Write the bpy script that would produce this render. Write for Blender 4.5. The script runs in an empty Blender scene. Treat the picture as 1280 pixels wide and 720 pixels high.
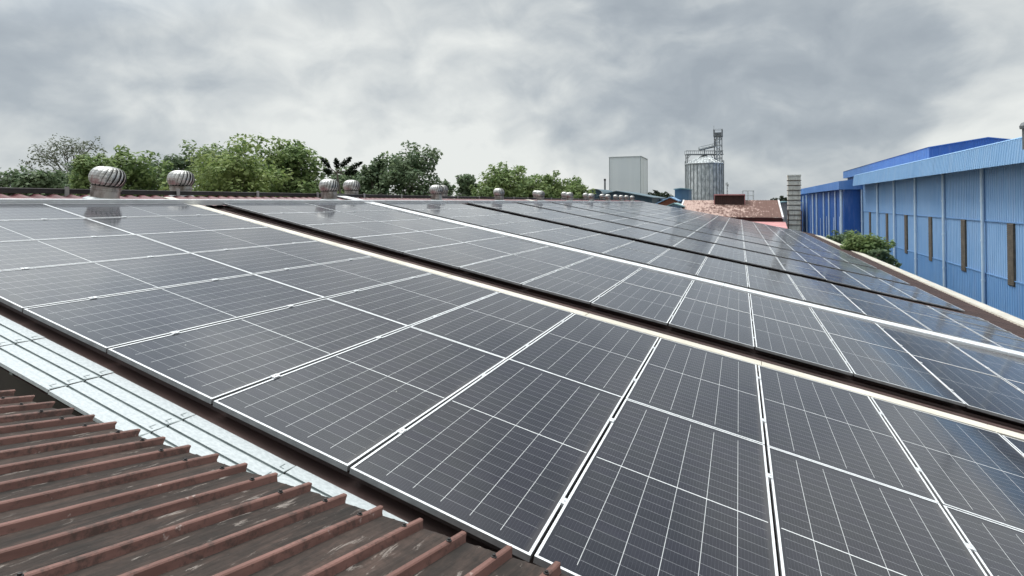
import bpy, bmesh, math, random
from mathutils import Vector, Matrix, noise

# ------------------------------------------------------------------ scene, camera, sky, sun
S = bpy.context.scene
COL = S.collection
rad = math.radians
CZ = 8.5                                   # camera height above the yard
F_PX, CY = 663.67, 241.26
YAW, PITCH = 0.404472, 0.0162536

cd = bpy.data.cameras.new("camera")
cam = bpy.data.objects.new("camera", cd)
COL.objects.link(cam)
cd.sensor_width = 36
cd.lens = F_PX / 1280 * 36
cd.shift_y = -(360 - CY) / 1280
cd.clip_start = 0.05
cd.clip_end = 6000
cam.location = (0, 0, CZ)
cam.rotation_euler = (math.pi / 2 + PITCH, 0, YAW)
S.camera = cam

S.view_settings.view_transform = 'Standard'
S.view_settings.look = 'None'
S.view_settings.gamma = 1
S.view_settings.exposure = 0.3
S.view_settings.use_curve_mapping = False

SUN_EL, SUN_AZ = rad(63), rad(-82)         # azimuth measured from +Y towards +X
W = bpy.data.worlds.new("World")
S.world = W
W.use_nodes = True
nt = W.node_tree
nt.nodes.clear()


def nd(t, typ, x=0, y=0, **kw):
    n = t.nodes.new(typ)
    for k, v in kw.items():
        if k == 'inp':
            for i, val in v.items():
                n.inputs[i].default_value = val
        else:
            setattr(n, k, v)
    return n


def mth(t, op, a, b=None, c=None, clamp=False):
    n = t.nodes.new('ShaderNodeMath')
    n.operation = op
    n.use_clamp = clamp
    for i, v in enumerate((a, b, c)):
        if v is None:
            continue
        if isinstance(v, (int, float)):
            n.inputs[i].default_value = v
        else:
            t.links.new(v, n.inputs[i])
    return n.outputs[0]


def ramp(t, fac, stops, interp='LINEAR'):
    n = t.nodes.new('ShaderNodeValToRGB')
    n.color_ramp.interpolation = interp
    e = n.color_ramp.elements
    while len(e) < len(stops):
        e.new(0.5)
    for i, (p, c) in enumerate(stops):
        e[i].position = p
        e[i].color = (c[0], c[1], c[2], 1) if hasattr(c, '__len__') else (c, c, c, 1)
    if fac is not None:
        t.links.new(fac, n.inputs[0])
    return n.outputs[0]


def mixc(t, fac, a, b, mode='MIX'):
    n = t.nodes.new('ShaderNodeMix')
    n.data_type = 'RGBA'
    n.blend_type = mode
    for sock, v in ((n.inputs[0], fac), (n.inputs[6], a), (n.inputs[7], b)):
        if isinstance(v, (int, float)):
            sock.default_value = v
        elif isinstance(v, tuple):
            sock.default_value = (v[0], v[1], v[2], 1)
        else:
            t.links.new(v, sock)
    return n.outputs[2]


def build_sky():
    t = nt
    out = nd(t, 'ShaderNodeOutputWorld')
    bg = nd(t, 'ShaderNodeBackground')
    bg.inputs[1].default_value = 0.1
    sky = nd(t, 'ShaderNodeTexSky', sky_type='NISHITA', sun_disc=False, sun_elevation=SUN_EL, sun_rotation=SUN_AZ)
    tc = nd(t, 'ShaderNodeTexCoord')
    sep = nd(t, 'ShaderNodeSeparateXYZ')
    t.links.new(tc.outputs['Generated'], sep.inputs[0])
    x, y, z = sep.outputs
    zz = mth(t, 'MAXIMUM', z, 0.0)
    den = mth(t, 'ADD', zz, 0.95)
    comb = nd(t, 'ShaderNodeCombineXYZ')
    t.links.new(mth(t, 'DIVIDE', x, den), comb.inputs[0])
    t.links.new(mth(t, 'DIVIDE', y, den), comb.inputs[1])
    t.links.new(mth(t, 'MULTIPLY', zz, 0.9), comb.inputs[2])

    def noi(scale, detail, rough, off, dist=0.0):
        m = nd(t, 'ShaderNodeMapping')
        m.inputs['Location'].default_value = off
        t.links.new(comb.outputs[0], m.inputs[0])
        n = nd(t, 'ShaderNodeTexNoise')
        n.inputs['Scale'].default_value = scale
        n.inputs['Detail'].default_value = detail
        n.inputs['Roughness'].default_value = rough
        n.inputs['Distortion'].default_value = dist
        t.links.new(m.outputs[0], n.inputs['Vector'])
        return n.outputs['Fac']
    DZ = (-0.02, -0.05, 0.05)

    def off(o, k=1.0):
        return (o[0] + DZ[0] * k, o[1] + DZ[1] * k, o[2] + DZ[2] * k)
    big = noi(1.9, 2, 0.45, SKY_A)
    mid = noi(4.6, 10, 0.5, SKY_B, 0.35)
    mid2 = noi(4.6, 10, 0.5, off(SKY_B), 0.35)
    puff = noi(11.0, 9, 0.52, (1.3, 8.2, 0.4), 0.5)
    puff2 = noi(11.0, 9, 0.52, off((1.3, 8.2, 0.4), 0.5), 0.5)
    bil = mth(t, 'ADD', mth(t, 'MULTIPLY', big, 0.66), mth(t, 'MULTIPLY', mid, 0.34))
    # ragged cloud bases: dark inside, lighter ragged rims, pale gaps between them
    rim = ramp(t, bil, [(0.36, 0.0), (0.45, 0.18), (0.478, 0.42), (0.50, 0.72), (0.56, 0.92), (0.66, 1.0)], 'LINEAR')
    lit = mth(t, 'ADD', mth(t, 'MULTIPLY', mth(t, 'SUBTRACT', mid2, mid), 1.15), mth(t, 'MULTIPLY', mth(t, 'SUBTRACT', puff2, puff), 0.9))
    v = mth(t, 'ADD', mth(t, 'MULTIPLY', rim, 0.76), lit)
    v = mth(t, 'ADD', v, mth(t, 'MULTIPLY', mth(t, 'SUBTRACT', puff, 0.5), 0.25))
    # the deck is thicker overhead and thins towards the horizon
    elev = ramp(t, zz, [(0.0, 0.42), (0.08, 0.34), (0.17, 0.13), (0.33, 0.0), (0.6, 0.05), (1.0, 0.1)])
    v = mth(t, 'ADD', v, elev)
    c = ramp(t, v, [(0.0, (0.295, 0.332, 0.368)), (0.25, (0.35, 0.388, 0.42)), (0.50, (0.455, 0.488, 0.505)),
                    (0.78, (0.575, 0.60, 0.598)), (1.0, (0.665, 0.685, 0.67))])
    # an overcast sky is brightest overhead
    zen = ramp(t, zz, [(0.0, 10), (0.335, 10), (0.45, 10.5), (0.62, 9.5), (0.78, 10.5), (0.90, 22), (1.0, 28)])
    # and brighter again around the hidden sun
    dp = nd(t, 'ShaderNodeVectorMath', operation='DOT_PRODUCT')
    t.links.new(tc.outputs['Generated'], dp.inputs[0])
    dp.inputs[1].default_value = (math.sin(SUN_AZ) * math.cos(SUN_EL), math.cos(SUN_AZ) * math.cos(SUN_EL), math.sin(SUN_EL))
    glow = ramp(t, dp.outputs['Value'], [(0.63, 1.0), (0.70, 1.4), (0.745, 2.0), (0.84, 2.4), (0.97, 2.8)])
    zen = mixc(t, 1.0, zen, glow, 'MULTIPLY')
    c10 = mixc(t, 1.0, c, zen, 'MULTIPLY')
    fin = mixc(t, 0.965, sky.outputs[0], c10)
    # below the horizon: dull ground haze
    low = mth(t, 'LESS_THAN', z, -0.002)
    fin = mixc(t, low, fin, (3.2, 3.4, 3.3))
    t.links.new(fin, bg.inputs[0])
    t.links.new(bg.outputs[0], out.inputs[0])


SKY_A = (-47.5, -71.4, -18.7)
SKY_B = (-62.1, -78.0, -17.7)
build_sky()

sd = bpy.data.lights.new("sun", 'SUN')
sd.energy = 1.5
sd.angle = rad(22)
sd.color = (1.0, 0.965, 0.92)
sun = bpy.data.objects.new("sun", sd)
COL.objects.link(sun)
sv = Vector((math.sin(SUN_AZ) * math.cos(SUN_EL), math.cos(SUN_AZ) * math.cos(SUN_EL), math.sin(SUN_EL)))
sun.rotation_euler = sv.to_track_quat('Z', 'Y').to_euler()

# ------------------------------------------------------------------ camera maths used to size the far things
RX = Vector((math.cos(YAW), math.sin(YAW), 0))
FW = Vector((-math.sin(YAW) * math.cos(PITCH), math.cos(YAW) * math.cos(PITCH), math.sin(PITCH)))
UP = RX.cross(FW)


def at_y(px, y, py=252):
    d = FW + RX * ((px - 640) / F_PX) - UP * ((py - CY) / F_PX)
    d = d * (y / d.y)
    return Vector((d.x, d.y, d.z + CZ))


def at_d(px, depth, py=252):
    d = FW + RX * ((px - 640) / F_PX) - UP * ((py - CY) / F_PX)
    d = d * depth
    return Vector((d.x, d.y, d.z + CZ))


# ------------------------------------------------------------------ materials
MATS = {}


def newmat(name):
    m = bpy.data.materials.new(name)
    m.use_nodes = True
    t = m.node_tree
    b = t.nodes['Principled BSDF']
    MATS[name] = m
    return m, t, b


def lk(t, a, b):
    t.links.new(a, b)


def coords(t, kind='Object', scale=None):
    tc = nd(t, 'ShaderNodeTexCoord')
    o = tc.outputs[kind]
    if scale:
        m = nd(t, 'ShaderNodeMapping')
        m.inputs['Scale'].default_value = scale
        lk(t, o, m.inputs[0])
        o = m.outputs[0]
    return o


def wpos(t, scale=None):
    g = nd(t, 'ShaderNodeNewGeometry')
    o = g.outputs['Position']
    if scale:
        m = nd(t, 'ShaderNodeMapping')
        m.inputs['Scale'].default_value = scale
        lk(t, o, m.inputs[0])
        o = m.outputs[0]
    return o


def nz(t, vec, scale, detail=4, rough=0.55, dist=0.0):
    n = nd(t, 'ShaderNodeTexNoise')
    n.inputs['Scale'].default_value = scale
    n.inputs['Detail'].default_value = detail
    n.inputs['Roughness'].default_value = rough
    n.inputs['Distortion'].default_value = dist
    if vec is not None:
        lk(t, vec, n.inputs['Vector'])
    return n.outputs['Fac']


def bump(t, b, h, strength=0.3, dist=0.01):
    n = nd(t, 'ShaderNodeBump')
    n.inputs['Strength'].default_value = strength
    n.inputs['Distance'].default_value = dist
    lk(t, h, n.inputs['Height'])
    lk(t, n.outputs[0], b.inputs['Normal'])


def worn(name, c1, c2, scale=3, stretch=(1, 1, 1), rough=0.5, metal=0.0, lo=0.4, hi=0.65, bmp=0.0, spec=0.5, world=False, r2=None):
    m, t, b = newmat(name)
    v = wpos(t, stretch) if world else coords(t, 'Object', stretch)
    f = nz(t, v, scale, 6, 0.62)
    f2 = ramp(t, f, [(lo, 0.0), (hi, 1.0)])
    lk(t, mixc(t, f2, c1, c2), b.inputs['Base Color'])
    b.inputs['Roughness'].default_value = rough
    if r2 is not None:
        lk(t, mth(t, 'ADD', mth(t, 'MULTIPLY', f2, r2 - rough), rough), b.inputs['Roughness'])
    b.inputs['Metallic'].default_value = metal
    b.inputs['Specular IOR Level'].default_value = spec
    if bmp:
        bump(t, b, f, bmp)
    return m


def m_solar():
    m, t, b = newmat('solar_glass')
    tc = nd(t, 'ShaderNodeTexCoord')
    sep = nd(t, 'ShaderNodeSeparateXYZ')
    lk(t, tc.outputs['Object'], sep.inputs[0])
    x, y, _ = sep.outputs

    def line(v, pitch, width):
        q = mth(t, 'DIVIDE', v, pitch)
        fr = mth(t, 'ABSOLUTE', mth(t, 'SUBTRACT', q, mth(t, 'ROUND', q)))
        return mth(t, 'LESS_THAN', mth(t, 'MULTIPLY', fr, pitch), width / 2)
    ax = mth(t, 'ABSOLUTE', x)
    ay = mth(t, 'ABSOLUTE', y)
    inx = mth(t, 'LESS_THAN', ax, 0.455)
    iny = mth(t, 'LESS_THAN', ay, 1.062)
    colm = mth(t, 'MULTIPLY', line(x, 0.1835, 0.0036), mth(t, 'MULTIPLY', inx, iny))
    mid = mth(t, 'MULTIPLY', mth(t, 'LESS_THAN', ay, 0.0042), mth(t, 'LESS_THAN', ax, 0.54))
    half = mth(t, 'MULTIPLY', line(mth(t, 'ADD', y, 0.002), 0.0925, 0.0030), mth(t, 'LESS_THAN', ax, 0.53))
    half = mth(t, 'MULTIPLY', half, iny)
    bus = mth(t, 'MULTIPLY', line(x, 0.01835, 0.0011), mth(t, 'LESS_THAN', ay, 1.10))
    oi = nd(t, 'ShaderNodeObjectInfo')
    rnd = oi.outputs['Random']
    base = mixc(t, rnd, (0.0085, 0.0085, 0.0165), (0.0110, 0.0110, 0.0200))
    # slight colour differences from cell to cell
    sx = mth(t, 'FLOOR', mth(t, 'DIVIDE', x, 0.1835))
    sy = mth(t, 'FLOOR', mth(t, 'DIVIDE', y, 0.0925))
    cv = nd(t, 'ShaderNodeCombineXYZ')
    lk(t, sx, cv.inputs[0])
    lk(t, sy, cv.inputs[1])
    lk(t, mth(t, 'MULTIPLY', rnd, 77.0), cv.inputs[2])
    wn = nd(t, 'ShaderNodeTexWhiteNoise')
    lk(t, cv.outputs[0], wn.inputs['Vector'])
    base = mixc(t, mth(t, 'MULTIPLY', wn.outputs['Value'], 0.35), base, (0.009, 0.0125, 0.0125))
    base = mixc(t, mth(t, 'MULTIPLY', bus, 0.12), base, (0.30, 0.31, 0.33))
    base = mixc(t, mth(t, 'MULTIPLY', half, 0.32), base, (0.50, 0.51, 0.52))
    base = mixc(t, mth(t, 'MULTIPLY', colm, 0.72), base, (0.62, 0.63, 0.63))
    base = mixc(t, mid, base, (0.66, 0.67, 0.67))
    # thin dust: drying streaks down the slope and specks
    wp = wpos(t)
    d1 = nz(t, wp, 1.7, 6, 0.6, 0.3)
    d2 = nz(t, wpos(t, (0.6, 5.0, 1.0)), 2.2, 5, 0.6)
    dust = mth(t, 'MULTIPLY', ramp(t, mth(t, 'ADD', mth(t, 'MULTIPLY', d1, 0.6), mth(t, 'MULTIPLY', d2, 0.4)), [(0.35, 0.3), (0.7, 1.0)]), 0.043)
    base = mixc(t, dust, base, (0.36, 0.365, 0.385))
    # dirt line left where rain dries along the lower frame
    low = ramp(t, mth(t, 'ADD', x, mth(t, 'MULTIPLY', d1, 0.05)), [(0.535, 0.0), (0.60, 1.0)])
    base = mixc(t, mth(t, 'MULTIPLY', low, 0.16), base, (0.33, 0.30, 0.26))
    vor = nd(t, 'ShaderNodeTexVoronoi')
    vor.inputs['Scale'].default_value = 2.3
    lk(t, wp, vor.inputs['Vector'])
    speck = mth(t, 'LESS_THAN', vor.outputs['Distance'], 0.016)
    base = mixc(t, mth(t, 'MULTIPLY', speck, 0.6), base, (0.5, 0.5, 0.47))
    lk(t, base, b.inputs['Base Color'])
    lk(t, mth(t, 'ADD', mth(t, 'MULTIPLY', ramp(t, d1, [(0.35, 0.0), (0.68, 1.0)]), 0.06), mth(t, 'ADD', mth(t, 'MULTIPLY', rnd, 0.03), 0.065)), b.inputs['Roughness'])
    b.inputs['IOR'].default_value = 1.54
    b.inputs['Sheen Weight'].default_value = 0.36
    b.inputs['Sheen Roughness'].default_value = 0.3
    b.inputs['Sheen Tint'].default_value = (0.95, 0.96, 1.0, 1)
    b.inputs['Specular IOR Level'].default_value = 0.5
    bump(t, b, nz(t, wp, 1.1, 2, 0.5), 0.02, 0.02)
    return m


def m_leaf(name, dark, light, hue=(0.10, 0.12, 0.03)):
    m, t, b = newmat(name)
    g = nd(t, 'ShaderNodeNewGeometry')
    r = g.outputs['Random Per Island']
    c = mixc(t, r, dark, light)
    n = nz(t, coords(t), 0.55, 3)
    c = mixc(t, ramp(t, n, [(0.45, 0.0), (0.62, 0.55)]), c, hue)
    lk(t, c, b.inputs['Base Color'])
    b.inputs['Roughness'].default_value = 0.6
    b.inputs['Specular IOR Level'].default_value = 0.25
    tr = nd(t, 'ShaderNodeBsdfTranslucent')
    lk(t, c, tr.inputs[0])
    mx = nd(t, 'ShaderNodeMixShader')
    mx.inputs[0].default_value = 0.42
    out = t.nodes['Material Output']
    lk(t, b.outputs[0], mx.inputs[1])
    lk(t, tr.outputs[0], mx.inputs[2])
    lk(t, mx.outputs[0], out.inputs[0])
    return m


def m_pan():
    # weathered valley of the old red roof: paint gone to grey-brown grime, pale scuffs along the sheet
    m, t, b = newmat('grimy_pan')
    v = coords(t)
    s1 = nz(t, coords(t, 'Object', (9, 1.1, 1)), 1.6, 8, 0.7, 0.4)
    s2 = nz(t, coords(t, 'Object', (3, 0.8, 1)), 2.4, 6, 0.65)
    s3 = nz(t, v, 22, 5, 0.7)
    s4 = nz(t, coords(t, 'Object', (7, 1.6, 1)), 3.1, 8, 0.72, 0.6)
    c = mixc(t, ramp(t, s2, [(0.38, 0.0), (0.62, 1.0)]), (0.022, 0.018, 0.016), (0.052, 0.037, 0.031))
    c = mixc(t, ramp(t, s1, [(0.50, 0.0), (0.70, 0.7)]), c, (0.100, 0.066, 0.054))
    c = mixc(t, ramp(t, s3, [(0.42, 0.0), (0.7, 0.55)]), c, (0.018, 0.015, 0.013))
    c = mixc(t, ramp(t, s4, [(0.585, 0.0), (0.66, 0.75)]), c, (0.28, 0.245, 0.22))
    lk(t, c, b.inputs['Base Color'])
    b.inputs['Roughness'].default_value = 0.8
    b.inputs['Specular IOR Level'].default_value = 0.25
    bump(t, b, s3, 0.35, 0.004)
    return m


def m_rib():
    m, t, b = newmat('faded_red_rib')
    s1 = nz(t, coords(t, 'Object', (4, 1.0, 6)), 3.0, 7, 0.65)
    s2 = nz(t, coords(t), 30, 5, 0.7)
    s3 = nz(t, coords(t, 'Object', (1, 1.4, 1)), 2.3, 6, 0.7)
    c = mixc(t, ramp(t, s1, [(0.35, 0.0), (0.65, 1.0)]), (0.125, 0.062, 0.050), (0.195, 0.100, 0.082))
    c = mixc(t, ramp(t, mth(t, 'MULTIPLY', mth(t, 'ADD', s2, s3), 0.5), [(0.50, 0.0), (0.60, 0.8)]), c, (0.055, 0.036, 0.030))
    c = mixc(t, ramp(t, nz(t, coords(t), 17, 4, 0.6), [(0.68, 0.0), (0.73, 0.7)]), c, (0.38, 0.30, 0.27))
    lk(t, c, b.inputs['Base Color'])
    b.inputs['Roughness'].default_value = 0.62
    b.inputs['Specular IOR Level'].default_value = 0.35
    bump(t, b, s2, 0.2, 0.002)
    return m


def m_rust_roof():
    m, t, b = newmat('rusty_tin')
    s1 = nz(t, wpos(t, (1.15, 0.5, 0.5)), 2.3, 8, 0.68, 0.3)
    s2 = nz(t, wpos(t, (0.35, 0.35, 0.35)), 1.0, 4, 0.6)
    g = nd(t, 'ShaderNodeNewGeometry')
    sp = nd(t, 'ShaderNodeSeparateXYZ')
    lk(t, g.outputs['Position'], sp.inputs[0])
    # the paint has worn off more at the left end
    bias = mth(t, 'MULTIPLY', mth(t, 'ADD', sp.outputs[0], 1.5), -0.018)
    f = mth(t, 'ADD', mth(t, 'ADD', mth(t, 'MULTIPLY', s1, 0.8), mth(t, 'MULTIPLY', s2, 0.25)), bias)
    c = mixc(t, ramp(t, f, [(0.495, 0.0), (0.585, 1.0)]), (0.12, 0.060, 0.046), (0.39, 0.275, 0.235))
    lk(t, c, b.inputs['Base Color'])
    b.inputs['Roughness'].default_value = 0.8
    return m


def m_blue(name, c1, c2, scale=0.9):
    m, t, b = newmat(name)
    s1 = nz(t, wpos(t, (1, 2.2, 0.22)), scale * 2, 6, 0.6)
    s2 = nz(t, wpos(t, (1, 1, 1)), 0.35, 3, 0.5)
    c = mixc(t, ramp(t, mth(t, 'MULTIPLY', mth(t, 'ADD', s1, s2), 0.5), [(0.35, 0.0), (0.65, 1.0)]), c1, c2)
    pale = tuple(min(1, q * 0.72 + 0.17) for q in c2)
    dirt = tuple(q * 0.62 + d for q, d in zip(c1, (0.02, 0.016, 0.0)))
    s3 = nz(t, wpos(t, (1, 5.5, 0.12)), 1.4, 7, 0.68)
    s4 = nz(t, wpos(t, (1, 9.0, 0.25)), 1.1, 6, 0.65)
    c = mixc(t, ramp(t, s3, [(0.50, 0.0), (0.70, 0.55)]), c, pale)
    c = mixc(t, ramp(t, s4, [(0.56, 0.0), (0.76, 0.4)]), c, dirt)
    lk(t, c, b.inputs['Base Color'])
    b.inputs['Roughness'].default_value = 0.5
    b.inputs['Specular IOR Level'].default_value = 0.35
    return m


def m_concrete(name, c1, c2, stain):
    m, t, b = newmat(name)
    s1 = nz(t, wpos(t, (1, 1, 1)), 1.8, 8, 0.7)
    s2 = nz(t, wpos(t, (3, 3, 0.5)), 1.5, 6, 0.7)
    c = mixc(t, ramp(t, s1, [(0.35, 0.0), (0.65, 1.0)]), c1, c2)
    c = mixc(t, ramp(t, s2, [(0.52, 0.0), (0.72, 0.8)]), c, stain)
    lk(t, c, b.inputs['Base Color'])
    b.inputs['Roughness'].default_value = 0.85
    bump(t, b, s1, 0.4, 0.02)
    return m


m_solar()
worn('alu_frame', (0.60, 0.615, 0.63), (0.70, 0.715, 0.73), 9, rough=0.55, metal=0.0, spec=0.3)
worn('backsheet', (0.55, 0.55, 0.55), (0.6, 0.6, 0.6), 3, rough=0.6)
worn('frame_side_shade', (0.20, 0.205, 0.21), (0.27, 0.275, 0.28), 9, rough=0.5, metal=0.3)  # darker copy of alu_frame: shade on the frame sides put into colour
worn('alu_clamp', (0.72, 0.73, 0.74), (0.80, 0.81, 0.82), 9, rough=0.35, metal=0.4)
worn('galvanised', (0.37, 0.40, 0.41), (0.45, 0.48, 0.488), 60, (0.5, 1, 1), rough=0.42, metal=0.2, bmp=0.08, lo=0.40, hi=0.60)
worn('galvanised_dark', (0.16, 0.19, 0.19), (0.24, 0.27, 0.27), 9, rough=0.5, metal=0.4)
worn('turbine_steel', (0.33, 0.32, 0.30), (0.66, 0.65, 0.625), 5, (1, 1, 2.5), rough=0.30, metal=0.75, lo=0.35, hi=0.6, r2=0.42)
worn('turbine_dirty', (0.15, 0.125, 0.105), (0.42, 0.40, 0.37), 6, (1, 1, 0.6), rough=0.42, metal=0.6, lo=0.38, hi=0.62)
worn('dark_hollow', (0.014, 0.013, 0.013), (0.022, 0.02, 0.02), 5, rough=0.8)
worn('brown_roof', (0.050, 0.033, 0.030), (0.125, 0.075, 0.066), 1.6, (0.5, 3, 1), rough=0.6, lo=0.35, hi=0.7, world=True)
worn('ridge_red', (0.085, 0.026, 0.032), (0.175, 0.062, 0.068), 4, (1, 2, 1), rough=0.5, lo=0.35, hi=0.65, world=True)
worn('cream_metal', (0.54, 0.50, 0.42), (0.66, 0.62, 0.535), 2, (1, 1, 1), rough=0.5, world=True)
worn('white_metal', (0.62, 0.63, 0.64), (0.72, 0.73, 0.74), 3, rough=0.4, world=True)
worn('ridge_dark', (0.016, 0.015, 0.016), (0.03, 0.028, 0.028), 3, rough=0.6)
worn('dull_grey', (0.30, 0.30, 0.29), (0.40, 0.40, 0.39), 3, rough=0.5, metal=0.3)
worn('wall_plaster', (0.34, 0.31, 0.27), (0.42, 0.39, 0.34), 0.8, rough=0.85, world=True)
worn('shaded_wall', (0.035, 0.03, 0.027), (0.07, 0.06, 0.052), 0.8, rough=0.9, world=True)  # near-black gables: darkness of the slot between the roofs put into colour
worn('black_screw', (0.012, 0.011, 0.011), (0.02, 0.018, 0.018), 9, rough=0.5)
m_pan()
m_rib()
m_rust_roof()
m_blue('wall_blue', (0.215, 0.395, 0.66), (0.285, 0.465, 0.72))
m_blue('wall_blue_low', (0.135, 0.30, 0.575), (0.19, 0.365, 0.64))
m_blue('fascia_blue', (0.195, 0.365, 0.60), (0.255, 0.435, 0.66))
m_blue('royal_blue', (0.028, 0.105, 0.36), (0.038, 0.13, 0.41))
m_blue('royal_fascia', (0.08, 0.20, 0.50), (0.11, 0.25, 0.56))
m_blue('hall_blue', (0.045, 0.135, 0.40), (0.06, 0.165, 0.44))
worn('pipe_blue', (0.52, 0.65, 0.78), (0.60, 0.72, 0.82), 2, rough=0.4, world=True)
worn('strip_pale', (0.28, 0.40, 0.62), (0.42, 0.52, 0.68), 2, (1, 1, 0.3), rough=0.5, world=True)
worn('louvre_brown', (0.075, 0.062, 0.047), (0.135, 0.11, 0.082), 4, rough=0.6, world=True)
m_concrete('old_concrete', (0.50, 0.485, 0.43), (0.68, 0.665, 0.60), (0.26, 0.24, 0.19))
worn('rust_strap', (0.05, 0.03, 0.024), (0.11, 0.065, 0.05), 5, rough=0.8, world=True)
worn('tower_cladding', (0.70, 0.74, 0.755), (0.76, 0.795, 0.80), 0.35, (1, 1, 0.05), rough=0.6, world=True)
worn('tower_trim', (0.36, 0.39, 0.39), (0.42, 0.45, 0.45), 0.5, rough=0.6, world=True)
worn('silo_steel', (0.33, 0.355, 0.365), (0.62, 0.645, 0.65), 1.6, (1, 1, 0.6), rough=0.42, metal=0.5, lo=0.4, hi=0.6, world=True)
worn('silo_rib', (0.22, 0.24, 0.25), (0.34, 0.36, 0.365), 1.5, rough=0.5, metal=0.4, world=True)
worn('steelwork', (0.13, 0.14, 0.145), (0.2, 0.21, 0.215), 2, rough=0.6, metal=0.3, world=True)
worn('slate_blue', (0.030, 0.062, 0.095), (0.042, 0.082, 0.12), 0.6, rough=0.6, world=True)
worn('slate_roof', (0.09, 0.14, 0.17), (0.12, 0.17, 0.20), 0.6, rough=0.5, world=True)
worn('teal_sheet', (0.20, 0.34, 0.37), (0.26, 0.40, 0.42), 0.6, rough=0.5, world=True)
worn('shed_blue', (0.07, 0.15, 0.24), (0.10, 0.19, 0.29), 0.6, (1, 1, 0.2), rough=0.6, world=True)
worn('sky_blue_sheet', (0.22, 0.36, 0.56), (0.30, 0.44, 0.62), 0.6, rough=0.5, world=True)
worn('brick_red', (0.20, 0.075, 0.05), (0.27, 0.11, 0.075), 0.8, rough=0.8, world=True)
worn('pink_sheet', (0.46, 0.20, 0.20), (0.56, 0.29, 0.28), 1.5, rough=0.7, world=True)
worn('dark_red', (0.045, 0.018, 0.016), (0.075, 0.03, 0.026), 1.5, rough=0.7, world=True)
worn('bark', (0.10, 0.085, 0.068), (0.17, 0.15, 0.125), 3, (1, 1, 0.3), rough=0.9)
worn('ground_soil', (0.10, 0.10, 0.07), (0.17, 0.155, 0.12), 0.15, rough=0.95, world=True)
m_leaf('leaf_mid', (0.092, 0.158, 0.058), (0.255, 0.335, 0.13), (0.235, 0.285, 0.105))
m_leaf('leaf_light', (0.115, 0.185, 0.055), (0.29, 0.36, 0.13), (0.29, 0.33, 0.12))
m_leaf('leaf_dark', (0.072, 0.122, 0.066), (0.19, 0.25, 0.135), (0.18, 0.225, 0.125))
m_leaf('leaf_grey', (0.09, 0.11, 0.08), (0.19, 0.21, 0.15), (0.17, 0.185, 0.13))
m_leaf('leaf_deep', (0.010, 0.020, 0.012), (0.030, 0.046, 0.022), (0.035, 0.05, 0.022))

# ------------------------------------------------------------------ mesh helpers


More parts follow.
